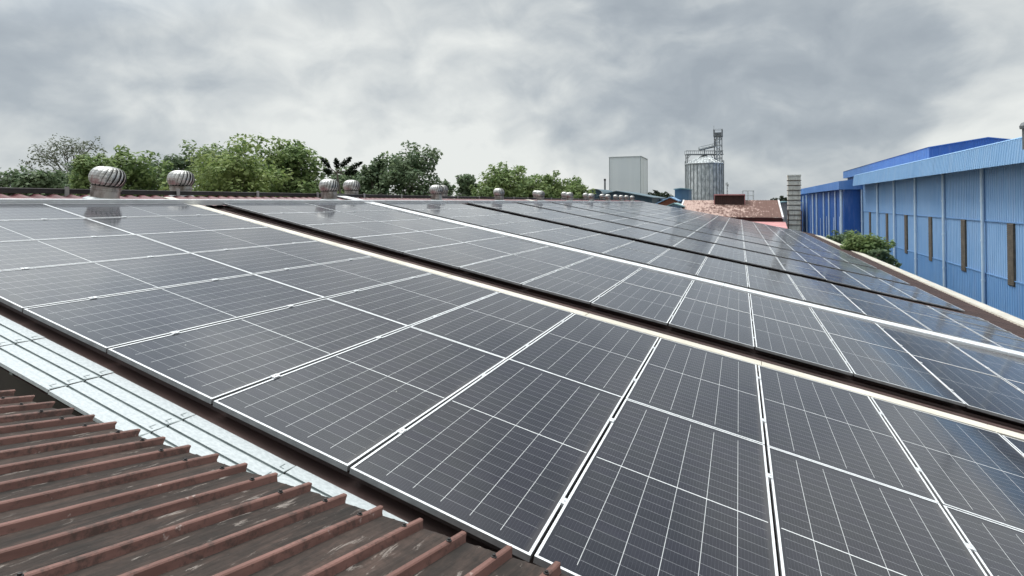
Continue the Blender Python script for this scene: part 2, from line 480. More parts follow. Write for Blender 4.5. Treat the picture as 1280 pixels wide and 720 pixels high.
class MB:
    def __init__(s):
        s.v, s.f, s.m = [], [], []

    def face(s, pts, mi=0):
        i = len(s.v)
        s.v += [tuple(p) for p in pts]
        s.f.append(tuple(range(i, i + len(pts))))
        s.m.append(mi)

    def add(s, vs, fs, mi=0):
        i = len(s.v)
        s.v += [tuple(p) for p in vs]
        for f in fs:
            s.f.append(tuple(k + i for k in f))
            s.m.append(mi)

    def box(s, lo, hi, mi=0, T=None):
        x0, y0, z0 = lo
        x1, y1, z1 = hi
        vs = [Vector(p) for p in ((x0, y0, z0), (x1, y0, z0), (x1, y1, z0), (x0, y1, z0), (x0, y0, z1), (x1, y0, z1), (x1, y1, z1), (x0, y1, z1))]
        if T:
            vs = [T(p) if callable(T) else T @ p for p in vs]
        s.add(vs, [(0, 3, 2, 1), (4, 5, 6, 7), (0, 1, 5, 4), (1, 2, 6, 5), (2, 3, 7, 6), (3, 0, 4, 7)], mi)

    def tube(s, pts, rs, n=8, mi=0, caps=True):
        pts = [Vector(p) for p in pts]
        if isinstance(rs, (int, float)):
            rs = [rs] * len(pts)
        rings = []
        for k, p in enumerate(pts):
            a = pts[max(k - 1, 0)]
            b = pts[min(k + 1, len(pts) - 1)]
            d = (b - a).normalized()
            u = d.cross(Vector((0, 0, 1)))
            if u.length < 1e-3:
                u = d.cross(Vector((0, 1, 0)))
            u.normalize()
            w = d.cross(u)
            rings.append([p + (u * math.cos(2 * math.pi * j / n) + w * math.sin(2 * math.pi * j / n)) * rs[k] for j in range(n)])
        i0 = len(s.v)
        for r in rings:
            s.v += [tuple(q) for q in r]
        for k in range(len(pts) - 1):
            for j in range(n):
                a = i0 + k * n + j
                b = i0 + k * n + (j + 1) % n
                s.f.append((a, a + n, b + n, b))
                s.m.append(mi)
        if caps:
            s.f.append(tuple(i0 + j for j in range(n)))
            s.f.append(tuple(i0 + (len(pts) - 1) * n + j for j in reversed(range(n))))
            s.m += [mi, mi]

    def lathe(s, prof, n=32, mi=0, c=(0, 0, 0)):
        i0 = len(s.v)
        for r, z in prof:
            for j in range(n):
                a = 2 * math.pi * j / n
                s.v.append((c[0] + r * math.cos(a), c[1] + r * math.sin(a), c[2] + z))
        for k in range(len(prof) - 1):
            for j in range(n):
                a = i0 + k * n + j
                b = i0 + k * n + (j + 1) % n
                s.f.append((a, b, b + n, a + n))
                s.m.append(mi)

    def sheet(s, prof, fn, y0, y1, mi=0, ny=1, mis=None):
        """profile points (a, h) swept between y0 and y1; fn(a, h, y) -> point"""
        i0 = len(s.v)
        for k in range(ny + 1):
            y = y0 + (y1 - y0) * k / ny
            s.v += [tuple(fn(a, h, y)) for a, h in prof]
        n = len(prof)
        for k in range(ny):
            for j in range(n - 1):
                a = i0 + k * n + j
                s.f.append((a, a + 1, a + 1 + n, a + n))
                s.m.append(mis[j] if mis else mi)

    def mesh(s, name, mats):
        me = bpy.data.meshes.new(name)
        me.from_pydata(s.v, [], s.f)
        for m in (mats if isinstance(mats, (list, tuple)) else [mats]):
            me.materials.append(MATS[m])
        me.polygons.foreach_set('material_index', s.m)
        me.update()
        return me

    def build(s, name, mats, parent=None, loc=None, smooth=False, rot=None):
        me = s.mesh(name, mats)
        if smooth:
            me.polygons.foreach_set('use_smooth', [True] * len(me.polygons))
        return place(name, me, parent, loc, rot)


def place(name, me, parent=None, loc=None, rot=None):
    o = bpy.data.objects.new(name, me)
    COL.objects.link(o)
    if parent is not None:
        o.parent = parent
    if loc is not None:
        o.location = loc
    if rot is not None:
        o.rotation_euler = rot
    return o


def tag(o, label=None, cat=None, group=None, kind=None):
    if label:
        o['label'] = label
    if cat:
        o['category'] = cat
    if group:
        o['group'] = group
    if kind:
        o['kind'] = kind
    return o


def thing(name, label, cat, loc=(0, 0, 0), rot=(0, 0, 0), group=None):
    o = bpy.data.objects.new(name, None)
    o.empty_display_size = 0.2
    COL.objects.link(o)
    o.location = loc
    o.rotation_euler = rot
    return tag(o, label, cat, group)


def copy_tree(o, parent=None):
    c = o.copy()
    COL.objects.link(c)
    if parent is not None:
        c.parent = parent
    for ch in list(o.children):
        copy_tree(ch, c)
    return c


ORD = ['first', 'second', 'third', 'fourth', 'fifth', 'sixth', 'seventh', 'eighth', 'ninth', 'tenth', 'eleventh', 'twelfth', 'thirteenth', 'fourteenth']

# ------------------------------------------------------------------ main roof plane
SL = 0.186701
O0 = Vector((-5.48108, 2.47263, -0.88746 + CZ))
DN = Vector((math.cos(SL), 0, -math.sin(SL)))
NN = Vector((math.sin(SL), 0, math.cos(SL)))
UY = Vector((0, 1, 0))


def R(t, s, h=0.0):
    """point on the array plane: t metres down the slope, s metres along the ridge, h above the glass"""
    return O0 + DN * t + UY * s + NN * h


ROT = (0, SL, 0)
HR = -0.135                                # roof sheet below the glass
T_RIDGE = (-11.08 - O0.x) / DN.x
T_EAVE = 12.95
S0, S1 = -0.45, 61.6

# ------------------------------------------------------------------ ground
g = MB()
g.face([(-2500, -2500, 0), (2500, -2500, 0), (2500, 2500, 0), (-2500, 2500, 0)])
tag(g.build('ground', 'ground_soil'), 'bare yard soil between the factory buildings', 'ground', kind='structure')

# ------------------------------------------------------------------ factory under the panels
fac = thing('factory_building', 'long factory building whose brown ribbed roof carries all the solar panels', 'building', (0, 30, 0))


def fbuild(mb, name, mats, **kw):
    o = mb.build(name, mats, fac, (0, -30, 0), **kw)
    return o


def trap_profile(a0, a1, pitch, h, top, base):
    p = []
    a = a0
    while a < a1 - 1e-6:
        p += [(a, 0), (a + pitch - base, 0), (a + pitch - base + (base - top) / 2, h), (a + pitch - (base - top) / 2, h)]
        a += pitch
    p.append((a, 0))
    return p


mb = MB()
prof = trap_profile(S0, S1, 0.2, 0.020, 0.03, 0.055)
mb.sheet(prof, lambda a, h, y: R(y, a, HR + h), T_RIDGE, T_EAVE, ny=3)
fbuild(mb, 'roof_sheet', 'brown_roof')
RZ = R(T_RIDGE, 0, HR).z
XR = R(T_RIDGE, 0, HR).x
mb = MB()                                  # far slope behind the ridge
mb.sheet(prof, lambda a, h, y: Vector((XR - y * math.cos(SL), O0.y + a, RZ - y * math.sin(SL) + h)), 0.0, 16.0)
fbuild(mb, 'rear_roof_sheet', 'brown_roof')
mb = MB()                                  # ridge capping with pressed corrugations
rp = []
for k in range(int((S1 - S0) / 0.25)):
    a = S0 + k * 0.25
    rp += [(a, 0), (a + 0.06, 0.004), (a + 0.10, 0.032), (a + 0.16, 0.038), (a + 0.20, 0.006)]
mb.sheet(rp, lambda a, h, y: R(y, a, -0.075 + h), T_RIDGE + 0.99, T_RIDGE + 0.0, ny=1)
mb.sheet(rp, lambda a, h, y: Vector((2 * XR - R(T_RIDGE + y, 0).x, O0.y + a, R(T_RIDGE + y, a, -0.075 + h).z)), 0.0, 0.8)
fbuild(mb, 'ridge_cap', 'ridge_red')
mb = MB()                                  # cream capped gutter along the eave
for k in range(16):
    a0 = S0 + k * (58.3 - S0) / 16
    a1 = S0 + (k + 1) * (58.3 - S0) / 16 - 0.012
    mb.box((12.66, a0, HR - 0.25), (13.24, a1, -0.075), 0, lambda p: R(p.x, p.y, p.z))
fbuild(mb, 'eave_gutter', 'cream_metal')
ye0, ye1 = O0.y + S0 + 0.25, O0.y + S1 - 0.3
xe = R(T_EAVE, 0).x - 0.35
ze = R(T_EAVE, 0, HR).z
xw = 2 * XR - xe
for nm, lo, hi in (('eave_wall', (xe - 0.2, ye0, 0), (xe, ye1, ze - 0.05)), ('rear_wall', (xw, ye0, 0), (xw + 0.2, ye1, ze - 0.4))):
    mb = MB()
    mb.box(lo, hi)
    fbuild(mb, nm, 'wall_plaster')
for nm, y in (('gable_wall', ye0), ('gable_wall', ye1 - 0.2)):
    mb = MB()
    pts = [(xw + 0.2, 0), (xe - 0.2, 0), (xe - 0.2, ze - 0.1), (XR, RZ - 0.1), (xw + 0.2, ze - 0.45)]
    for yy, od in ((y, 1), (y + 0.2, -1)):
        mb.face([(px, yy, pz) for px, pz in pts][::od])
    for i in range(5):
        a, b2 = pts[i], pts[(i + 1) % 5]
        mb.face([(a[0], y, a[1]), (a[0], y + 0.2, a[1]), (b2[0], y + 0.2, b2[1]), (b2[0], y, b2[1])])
    fbuild(mb, nm, 'shaded_wall')

# ------------------------------------------------------------------ things along the ridge
rt = thing('ridge_rail', 'long dark rail with pale top on short posts along the roof ridge', 'rail', (XR, O0.y, RZ))
mb = MB()
zr = CZ + 0.155
y0r, y1r = O0.y + S0, O0.y + 60
mb.box((XR - 0.16, y0r, zr - 0.012), (XR + 0.01, y1r, zr + 0.066))
ob = mb.build('channel', 'ridge_dark', rt)
ob.location = -rt.location
mb = MB()
mb.box((XR - 0.17, y0r, zr + 0.068), (XR + 0.02, y1r, zr + 0.078))
ob = mb.build('top_flange', 'dull_grey', rt)
ob.location = -rt.location
k = 0
yy = 3.55
pm = MB()
pm.box((-0.015, -0.03, 0), (0.015, 0.03, 0.20))
pme = pm.mesh('post', 'dull_grey')
while yy < 60:
    place('post', pme, rt, Vector((XR + 0.04, yy, RZ + 0.03)) - rt.location)
    yy += 2.05

er = MB()
er.box((-4.70, S0 + 0.3, -0.05), (-4.645, 59.9, 0.062), 0, lambda p: R(p.x, p.y, p.z))
tag(er.build('edge_rail', 'white_metal'), 'long white metal edging rail along the upper edge of the panels below the ridge', 'rail')

# cream flat duct between the first and second strip, galvanised cable tray between second and third
def slope_duct(name, label, cat, s0, s1, h0, h1, t0, t1, mat, over=0.0, lipmat=None):
    th = thing(name, label, cat, R(t1, s0, HR))
    n = max(2, int(round((t1 - t0) / 2.4)))
    for k in range(n):
        a = t0 + (t1 - t0) * k / n
        b = t0 + (t1 - t0) * (k + 1) / n - 0.006
        mb = MB()
        mb.box((a, s0, h0), (b, s1, h1), 0, lambda p: R(p.x, p.y, p.z) - th.location)
        mb.box((a, s0 - 0.012, h0 + 0.01), (b, s0 - 0.002, h1 + 0.012), 0, lambda p: R(p.x, p.y, p.z) - th.location)
        o = mb.build('cover', mat, th)
        bv = o.modifiers.new('bevel', 'BEVEL')
        bv.width = 0.004
        bv.segments = 1
    return th


slope_duct('cable_duct', 'cream metal cable duct running down the roof between the first and second panel strips', 'cable duct',
           4.68, 4.90, HR + 0.022, -0.030, T_RIDGE + 0.25, 12.6, 'cream_metal')
ct = slope_duct('cable_tray', 'pale galvanised cable tray running down the roof between the second and third panel strips', 'cable tray',
                10.035, 10.50, -0.04, 0.014, -4.55, 12.6, 'white_metal')
# its raised end climbs over the ridge rail
mb = MB()
A, B = R(-4.55, 10.035, 0.012), Vector((XR - 0.5, O0.y + 10.035, zr + 0.115))
for q, z0, z1, mi in ((0, -0.02, 0.0, 0), (1, -0.10, -0.022, 1)):
    a0, b0 = A + Vector((0, 0, 0)), B
    vs = []
    for p in (a0, b0):
        for dy in (0.0, 0.47):
            for dz in (z0, z1):
                vs.append(p + Vector((0, dy, dz)) - ct.location)
    mb.add(vs, [(0, 1, 3, 2), (4, 6, 7, 5), (0, 4, 5, 1), (2, 3, 7, 6), (1, 5, 7, 3), (0, 2, 6, 4)], mi)
mb.build('ridge_crossing', ['white_metal', 'ridge_dark'], ct)

mb = MB()
mb.box((T_RIDGE + 0.12, 24.95, -0.06), (T_RIDGE + 0.98, 25.6, -0.025), 0, lambda p: R(p.x, p.y, p.z))
tag(mb.build('flashing_sheet', 'cream_metal'), 'pale flashing sheet lying below the ridge just left of the fifth near ventilator', 'flashing')

# turbine ventilators
def make_vent():
    root = thing('turbine_ventilator', 'x', 'ventilator')
    mb = MB()
    mb.lathe([(0.01, 0.245), (0.255, 0.245), (0.285, 0.31), (0.29, 0.42), (0.24, 0.53), (0.10, 0.60), (0.005, 0.605)], 24)
    mb.build('shade_core', 'dark_hollow', root, smooth=True)  # near-black filler: shade inside the hollow head put into colour
    mb = MB()
    nb = 20
    for k in range(nb):
        th0 = 2 * math.pi * k / nb
        rows = []
        for j in range(10):
            u = j / 9
            el = -0.95 + u * 2.40
            zc = 0.415 + 0.212 * math.sin(el)
            rr = 0.06 + 0.275 * max(math.cos(el), 0.0) ** 0.75
            tw = th0 + 0.55 * u
            w = 2 * math.pi / nb
            row = []
            for q, dr in ((0, 0.0), (0.4, -0.004), (0.8, -0.022), (1.12, -0.05)):
                ang = tw + q * w
                r2 = max(rr + dr * max(math.cos(el), 0.15), 0.02)
                row.append((r2 * math.cos(ang), r2 * math.sin(ang), zc))
            rows.append(row)
        for j in range(9):
            for q in range(3):
                mb.face([rows[j][q], rows[j][q + 1], rows[j + 1][q + 1], rows[j + 1][q]])
    bl = mb.build('turbine_blades', 'turbine_steel', root)
    mb = MB()
    mb.lathe([(0.001, 0.634), (0.05, 0.632), (0.11, 0.618), (0.145, 0.604)], 24)
    mb.build('top_cap', 'turbine_steel', root, smooth=True)
    mb = MB()
    mb.lathe([(0.285, 0.0), (0.28, 0.03), (0.262, 0.035), (0.262, 0.165), (0.275, 0.17), (0.275, 0.19), (0.265, 0.195), (0.268, 0.237), (0.29, 0.245), (0.25, 0.25)], 36)
    mb.build('throat', 'turbine_dirty', root, smooth=False)
    mb = MB()
    mb.lathe([(0.40, -0.09), (0.37, -0.02), (0.31, 0.004), (0.28, 0.02)], 36)
    mb.build('base_flashing', 'galvanised', root)
    return root


V0 = make_vent()
nearw = ['largest ventilator of all, tilted, standing by the upper left end of the panels',
         'ventilator near the second panel strip, in front of the ridge rail',
         'ventilator at the third panel strip, in front of the ridge rail',
         'rusty based ventilator at the fourth panel strip, in front of the ridge rail',
         'ventilator beside the pale flashing sheet, in front of the ridge rail']
vi = 0
random.seed(3)
for row, x0, ys, dz in ((0, -10.6, 5.95, 0.055), (1, -11.62, 8.1, 0.0)):
    for k in range(10):
        y = ys + 5.75 * k
        if y > 61:
            continue
        o = V0 if vi == 0 else copy_tree(V0)
        vi += 1
        z = (CZ + dz) if row == 0 else RZ + 0.085
        o.location = (x0, y, z)
        sc = 0.84 if row == 0 else 0.82
        if row == 0 and k > 0:
            sc = 0.82
        o.scale = (sc, sc, 0.93)
        o.rotation_euler = ((rad(-2), rad(8), 0.3) if vi == 1 else (rad(random.uniform(-2, 2)), rad(random.uniform(-2, 2)), random.random() * 6))
        if row == 0 and k < len(nearw):
            lab = 'silver ' + nearw[k]
        elif row == 0:
            lab = 'shiny turbine ventilator on the near side of the ridge, %s from the left' % ORD[k]
        else:
            lab = 'silver turbine ventilator behind the ridge rail, %s from the left on the far side' % ORD[k]
        tag(o, lab, 'ventilator', 'turbine ventilators along the ridge')

# ------------------------------------------------------------------ solar panels
PL, PW = 2.278, 1.134
gm = MB()
gm.face([(-PW / 2 + 0.015, -PL / 2 + 0.015, -0.003), (PW / 2 - 0.015, -PL / 2 + 0.015, -0.003), (PW / 2 - 0.015, PL / 2 - 0.015, -0.003), (-PW / 2 + 0.015, PL / 2 - 0.015, -0.003)])
gme = gm.mesh('cell_glass', 'solar_glass')
fm = MB()
lip = 0.015
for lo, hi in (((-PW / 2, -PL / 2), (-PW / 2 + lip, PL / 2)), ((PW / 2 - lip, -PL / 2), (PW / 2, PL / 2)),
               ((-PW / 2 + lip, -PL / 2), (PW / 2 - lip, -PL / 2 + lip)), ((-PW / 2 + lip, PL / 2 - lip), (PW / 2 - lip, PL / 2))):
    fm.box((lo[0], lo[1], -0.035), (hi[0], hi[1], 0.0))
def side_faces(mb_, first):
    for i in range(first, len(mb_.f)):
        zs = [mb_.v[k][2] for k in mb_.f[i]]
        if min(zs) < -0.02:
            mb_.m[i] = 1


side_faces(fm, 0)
fme = fm.mesh('frame', ['alu_frame', 'frame_side_shade'])
bm_ = MB()
bm_.face([(-PW / 2 + 0.017, PL / 2 - 0.017, -0.010), (PW / 2 - 0.017, PL / 2 - 0.017, -0.010), (PW / 2 - 0.017, -PL / 2 + 0.017, -0.010), (-PW / 2 + 0.017, -PL / 2 + 0.017, -0.010)])
bme = bm_.mesh('backsheet', 'backsheet')
cm = MB()
cm.box((-0.022, -0.03, 0.001), (0.022, 0.03, 0.005))
cm.box((-0.0085, -0.03, -0.04), (0.0085, 0.03, 0.001))
cm.lathe([(0.0075, 0.005), (0.0075, 0.011), (0.0005, 0.011)], 8)
cme = cm.mesh('clamp', 'alu_clamp')
one = MB()                                  # far copies: one mesh, two materials
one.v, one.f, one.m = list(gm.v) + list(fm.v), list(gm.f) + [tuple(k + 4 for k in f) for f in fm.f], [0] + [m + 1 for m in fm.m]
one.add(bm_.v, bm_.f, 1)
ome = one.mesh('solar_panel', ['solar_glass', 'alu_frame', 'frame_side_shade'])
STRIPS = [0.0, 5.427, 10.87, 16.38, 21.6, 26.8, 31.8, 36.6, 41.4, 46.2, 51.0, 55.8]
PITCHT = 1.154
random.seed(11)
far = MB()
for si, s0 in enumerate(STRIPS):
    tilt_col = [random.gauss(0, 0.0022) for _ in range(14)]
    for ci in range(2):
        sc_ = s0 + PL / 2 + ci * (PL + 0.004)
        for ri in range(14):
            tc_ = -4 * PITCHT + PITCHT * ri + PW / 2 + 0.006
            bend = 0.011 if ri >= 11 else 0.0
            p = R(tc_, sc_, random.gauss(0, 0.0012) - bend * (tc_ - 6.93))
            rot = (random.gauss(0, 0.0016), SL + bend + tilt_col[ri] + random.gauss(0, 0.0016), 0)
            if si == 11:
                M = Matrix.Translation(p) @ Matrix.Rotation(rot[1], 4, 'Y') @ Matrix.Rotation(rot[0], 4, 'X')
                i0 = len(far.f)
                far.add([M @ Vector(v) for v in one.v], one.f, 0)
                far.m[i0:] = list(one.m)
                continue
            lab = 'dark solar panel, %s down from the ridge in the %s column of the %s strip' % (ORD[ri], 'nearer' if ci == 0 else 'farther', ORD[si])
            if si < 6:
                th = thing('solar_panel', lab, 'solar panel', p, rot, 'solar panels on the factory roof')
                place('cell_glass', gme, th)
                place('frame', fme, th)
                place('backsheet', bme, th)
                if ri < 13 and si < 4:
                    for q in (-0.62, 0.62):
                        place('clamp', cme, th, (PW / 2 + 0.010, q, 0))
            else:
                o = place('solar_panel', ome, None, p, rot)
                tag(o, lab, 'solar panel', 'solar panels on the factory roof')
tag(far.build('far_solar_panels', ['solar_glass', 'alu_frame', 'frame_side_shade']), 'last strip of solar panels at the far end of the roof, seen edge on', 'solar panels', kind='stuff')

# mounting rails under the first strips
for si in range(3):
    for ci in range(2):
        for q in (-0.62, 0.62):
            s = STRIPS[si] + PL / 2 + ci * (PL + 0.004) + q
            mb = MB()
            mb.box((-4.62, s - 0.02, -0.076), (11.55, s + 0.02, -0.038), 0, lambda p: R(p.x, p.y, p.z))
            t = -4.4
            while t < 11.5:
                mb.box((t, s - 0.015, HR + 0.002), (t + 0.05, s + 0.015, -0.0765), 0, lambda p: R(p.x, p.y, p.z))
                t += 1.2
            tag(mb.build('mounting_rail', 'dull_grey'), 'aluminium mounting rail under the solar panels of the front strips', 'rail', 'mounting rails under the panels')

# ------------------------------------------------------------------ galvanised planks in front of the first strip
def make_plank():
    mb = MB()
    L, w = 0.876, 0.40
    prof = []
    for k in range(4):
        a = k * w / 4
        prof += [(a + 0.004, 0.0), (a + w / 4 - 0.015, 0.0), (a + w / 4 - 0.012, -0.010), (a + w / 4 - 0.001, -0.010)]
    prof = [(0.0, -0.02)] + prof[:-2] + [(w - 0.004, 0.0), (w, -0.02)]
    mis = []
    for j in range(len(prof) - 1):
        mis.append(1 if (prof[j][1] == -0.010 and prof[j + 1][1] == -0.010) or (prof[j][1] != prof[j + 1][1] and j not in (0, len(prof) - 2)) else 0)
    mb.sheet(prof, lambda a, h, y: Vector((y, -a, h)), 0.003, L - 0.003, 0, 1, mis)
    # folded end tongues and the small slots beside the joint
    for k in range(4):
        yc = -(k * w / 4 + 0.045)
        mb.box((L - 0.060, yc - 0.022, 0.0006), (L - 0.0545, yc + 0.018, 0.0018), 1)
        mb.box((L - 0.060, yc - 0.022, 0.0006), (L - 0.028, yc - 0.0175, 0.0017), 1)
        mb.add([Vector(q) for q in ((L - 0.008 - (0.012 if k % 2 else 0), yc - 0.04, 0.001), (L - 0.002, yc - 0.04, 0.001), (L + 0.006, yc + 0.04, 0.001), (L - 0.002, yc + 0.04, 0.001))], [(0, 1, 2, 3)], 1)
    mb.box((0.0, -w + 0.002, -0.025), (0.006, -0.002, -0.012), 1)
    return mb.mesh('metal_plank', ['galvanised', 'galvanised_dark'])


pme2 = make_plank()
PLANKS = ['mostly outside the left picture edge', 'beside the dark gap at the left picture edge', 'just above the first uncovered rib ends',
          'overlapped by the middle ribs', 'lowest one, almost covered by the ribs']
for k, words in enumerate(PLANKS):
    t = -0.38 + 0.880 * k
    o = place('metal_plank', pme2, None, R(t, -0.068, -0.088), ROT)
    o.rotation_euler = (0, SL + random.uniform(-0.004, 0.004), random.uniform(-0.004, 0.004))
    tag(o, 'pale galvanised metal plank with grooves, ' + words, 'plank', 'galvanised planks before the first strip')
# bearers that carry the planks
for k in range(6):
    mb = MB()
    t = -1.7 + k * 1.3
    mb.box((t, -0.46, HR + 0.004), (t + 0.04, -0.08, -0.112), 0, lambda p: R(p.x, p.y, p.z))
    tag(mb.build('plank_bearer', 'galvanised_dark'), 'short dark steel bearer under the galvanised planks', 'bearer', 'bearers under the planks')

# ------------------------------------------------------------------ old red ribbed roof in the foreground
KS = 0.8
Q0 = Vector((-5.28763932, 2.34050501, -1.4856694)) * KS + Vector((0, -0.006, CZ - 0.035))
EV = Vector((0.9989761, 0.01245561, -0.04349272)).normalized()
RD = Vector((0.11611093, 0.97536372, -0.18757363)).normalized()
N2 = EV.cross(RD).normalized()
if N2.z < 0:
    N2 = -N2
shed = thing('neighbouring_shed', 'old shed whose faded red ribbed roof fills the lower left foreground', 'building', (0, -3, 0))
rows = MB()
cnt = 36
i_start = -3
LEN = 7.0
random.seed(5)
NLEN = 70
PT = 0.2
# local frame object so the grime noise follows the sheet
YB = N2.cross(EV).normalized()
SHX, SHY = RD.dot(EV), RD.dot(YB)          # the ribs run slightly askew to the eave
ML = Matrix(((EV.x, YB.x, N2.x, Q0.x), (EV.y, YB.y, N2.y, Q0.y), (EV.z, YB.z, N2.z, Q0.z), (0, 0, 0, 1)))


def skew(a, y, h):
    return Vector((a + y * SHX, y * SHY, h))


rt_, rb_, rh_ = 0.022, 0.040, 0.030
prof, mis = [], []
for i in range(i_start, i_start + cnt):
    c = i * PT
    prof += [(c - rb_ / 2, 0.0), (c - rt_ / 2, rh_ - 0.003), (c - rt_ / 2 + 0.004, rh_), (c + rt_ / 2 - 0.004, rh_), (c + rt_ / 2, rh_ - 0.003), (c + rb_ / 2, 0.0)]
    mis += [1, 1, 1, 1, 1, 0]
    # shallow swages in the pan
    prof += [(c + 0.066, 0.0), (c + 0.072, 0.0012), (c + 0.080, 0.0012), (c + 0.086, 0.0), (c + 0.114, 0.0), (c + 0.120, 0.0012), (c + 0.128, 0.0012), (c + 0.134, 0.0)]
    mis += [0] * 8
mis = mis[:len(prof) - 1]
n = len(prof)
i0 = 0
for k in range(NLEN + 1):
    u = (k / NLEN) ** 1.6
    y = -LEN * u
    for j, (a, h) in enumerate(prof):
        e = 0.0
        if k == 0:
            e = 0.012 * noise.noise((a * 9, 0.3, 1.7)) + (0.004 if h > 0.01 else -0.012 + 0.01 * noise.noise((a * 40, 2, 5)))
        w = 0.0022 * noise.noise((a * 2.2, y * 1.1, 3.0)) + (0.0018 * noise.noise((a * 11, y * 3.0, 7.0)))
        sx = 0.003 * noise.noise((round(a / PT) * 3.7, y * 0.9, 2.0))
        rows.v.append(tuple(skew(a + sx, y + e, h + w)))
for k in range(NLEN):
    for j in range(n - 1):
        a = k * n + j
        rows.f.append((a, a + n, a + n + 1, a + 1))
        rows.m.append(mis[j])
ro = rows.build('roof_sheet', ['grimy_pan', 'faded_red_rib'], shed)
ro.matrix_local = Matrix.Translation(-shed.location) @ ML
so = ro.modifiers.new('thick', 'SOLIDIFY')
so.thickness = 0.0025
so.offset = 1
sm = MB()
sm.lathe([(0.011, 0.0), (0.011, 0.003), (0.0065, 0.004), (0.0065, 0.0095), (0.0005, 0.0105)], 8)
sme = sm.mesh('screw', 'black_screw')
for i in range(i_start + 1, i_start + cnt - 1):
    for d0 in (0.13, 1.02):
        p = ML @ skew(i * PT + random.uniform(-0.004, 0.004), -d0 + random.uniform(-0.03, 0.03), rh_ + 0.0025)
        o = place('screw', sme, shed, p - shed.location)
        o.rotation_euler = ML.to_euler()
# dried pale scraps lying in a pan
mb = MB()
# shed walls, set back under the eave
mb = MB()
mb.box((-4.3, 1.40, 0), (3.6, 1.55, CZ - 1.9))
mb.box((-4.3, -5.0, 0), (-4.15, 1.40, CZ - 1.9))
o = mb.build('wall', 'wall_plaster', shed)
o.location = -shed.location
for i in (0.6, 5.3, 10.2):
    p = ML @ Vector((i * PT, -0.05, 0))
    mb = MB()
    mb.box((p.x - 0.02, p.y - 0.06, p.z - 0.5), (p.x + 0.02, p.y - 0.02, p.z - 0.015))
    mb.box((p.x - 0.02, p.y - 0.5, p.z - 0.50), (p.x + 0.02, p.y - 0.061, p.z - 0.46))
    o = mb.build('eave_bracket', 'galvanised_dark', shed)
    o.location = -shed.location

# ------------------------------------------------------------------ blue warehouse on the right
wh = thing('blue_warehouse', 'light blue ribbed metal warehouse with tall brown slits, running along the right side', 'building', (15, 44, 0))


def whb(mb, name, mats, par=None, **kw):
    o = mb.build(name, mats, wh, None, **kw)
    o.location = -wh.location
    return o


XW = 12.2
Y0W, Y1W = 17.0, 67.3


def ribbed(mb, x, y0, y1, z0, z1, pitch=0.25, h=0.032, mi=0, sgn=-1, top=0.05, base=0.10):
    pr = trap_profile(y0, y1, pitch, h, top, base)
    mb.sheet(pr, lambda a, hh, z: Vector((x + sgn * hh, min(a, y1), z)), z0, z1, mi)


zs1, zs2, zev = CZ - 1.03, CZ - 3.85, CZ + 1.95
for nm, z0, z1, dx, mt in (('upper_wall', zs1 + 0.01, zev, 0.0, 'wall_blue'), ('middle_wall', zs2 + 0.01, zs1, 0.03, 'wall_blue'), ('lower_wall', 0, zs2, -0.0, 'wall_blue_low')):
    mb = MB()
    ribbed(mb, XW + dx, Y0W, Y1W, z0, z1)
    whb(mb, nm, mt)
mb = MB()
mb.box((XW - 0.045, Y0W, zs1 - 0.02), (XW - 0.002, Y1W, zs1 + 0.03))
mb.box((XW - 0.045, Y0W, zs2 - 0.02), (XW - 0.002, Y1W, zs2 + 0.03))
whb(mb, 'lap_trim', 'wall_blue_low')
# fascia: sloped ribbed sheet with a rolled top, overhanging by a metre
mb = MB()
XF = 11.2
pr = trap_profile(Y0W - 1, 66.0, 0.25, 0.03, 0.05, 0.10)
mb.sheet(pr, lambda a, h, z: Vector((XF - h - 0.10 * (CZ + 2.75 - z), a, z)), CZ + 1.66, CZ + 2.75)
for a, b2 in ((0.0, 0.12), (0.12, 0.3)):
    za, zb = CZ + 2.75 + (0.07 if a else 0), CZ + 2.82 + (0.04 if a else 0)
    mb.face([(XF - 0.02 + a, Y0W - 1, za), (XF - 0.02 + a, 66, za), (XF - 0.02 + b2, 66, zb), (XF - 0.02 + b2, Y0W - 1, zb)])
mb.face([(XF - 0.14, 66.0, CZ + 1.66), (XW + 0.2, 66.0, CZ + 1.8), (XW + 0.2, 66.0, CZ + 2.86), (XF + 0.28, 66.0, CZ + 2.86), (XF - 0.02, 66.0, CZ + 2.75)])
whb(mb, 'fascia', 'fascia_blue')
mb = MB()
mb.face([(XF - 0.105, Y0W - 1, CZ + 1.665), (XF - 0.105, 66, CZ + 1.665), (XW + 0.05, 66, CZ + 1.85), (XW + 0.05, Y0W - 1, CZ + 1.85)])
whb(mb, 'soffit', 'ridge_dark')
mb = MB()
mb.face([(XF + 0.28, Y0W - 1, CZ + 2.86), (XF + 0.28, 67.3, CZ + 2.86), (23, 67.3, CZ + 3.9), (23, Y0W - 1, CZ + 3.9)])
mb.face([(23, Y0W - 1, CZ + 3.9), (23, 67.3, CZ + 3.9), (35, 67.3, CZ + 2.8), (35, Y0W - 1, CZ + 2.8)])
mb.face([(XW, Y1W, 0), (35, Y1W, 0), (35, Y1W, CZ + 2.7), (23, Y1W, CZ + 3.85), (XW, Y1W, CZ + 2.5)])
whb(mb, 'roof', 'fascia_blue')
pp = MB()
pp.tube([(0, 0, 0), (0, 0, zev - 0.1)], 0.082, 10)
for z in (2.0, 4.2, 6.35, 8.5):
    pp.tube([(0, 0, z), (0, 0, z + 0.10)], 0.10, 10)
ppm = pp.mesh('downpipe', 'pipe_blue')
for y in (18.6, 24.6, 30.5, 36.4, 42.35, 48.3, 54.2, 60.1, 67.1):
    place('downpipe', ppm, wh, Vector((XW - 0.13, y, 0)) - wh.location)
sl_ = MB()
sl_.box((-0.03, -0.33, 0), (0.06, 0.33, 3.05))
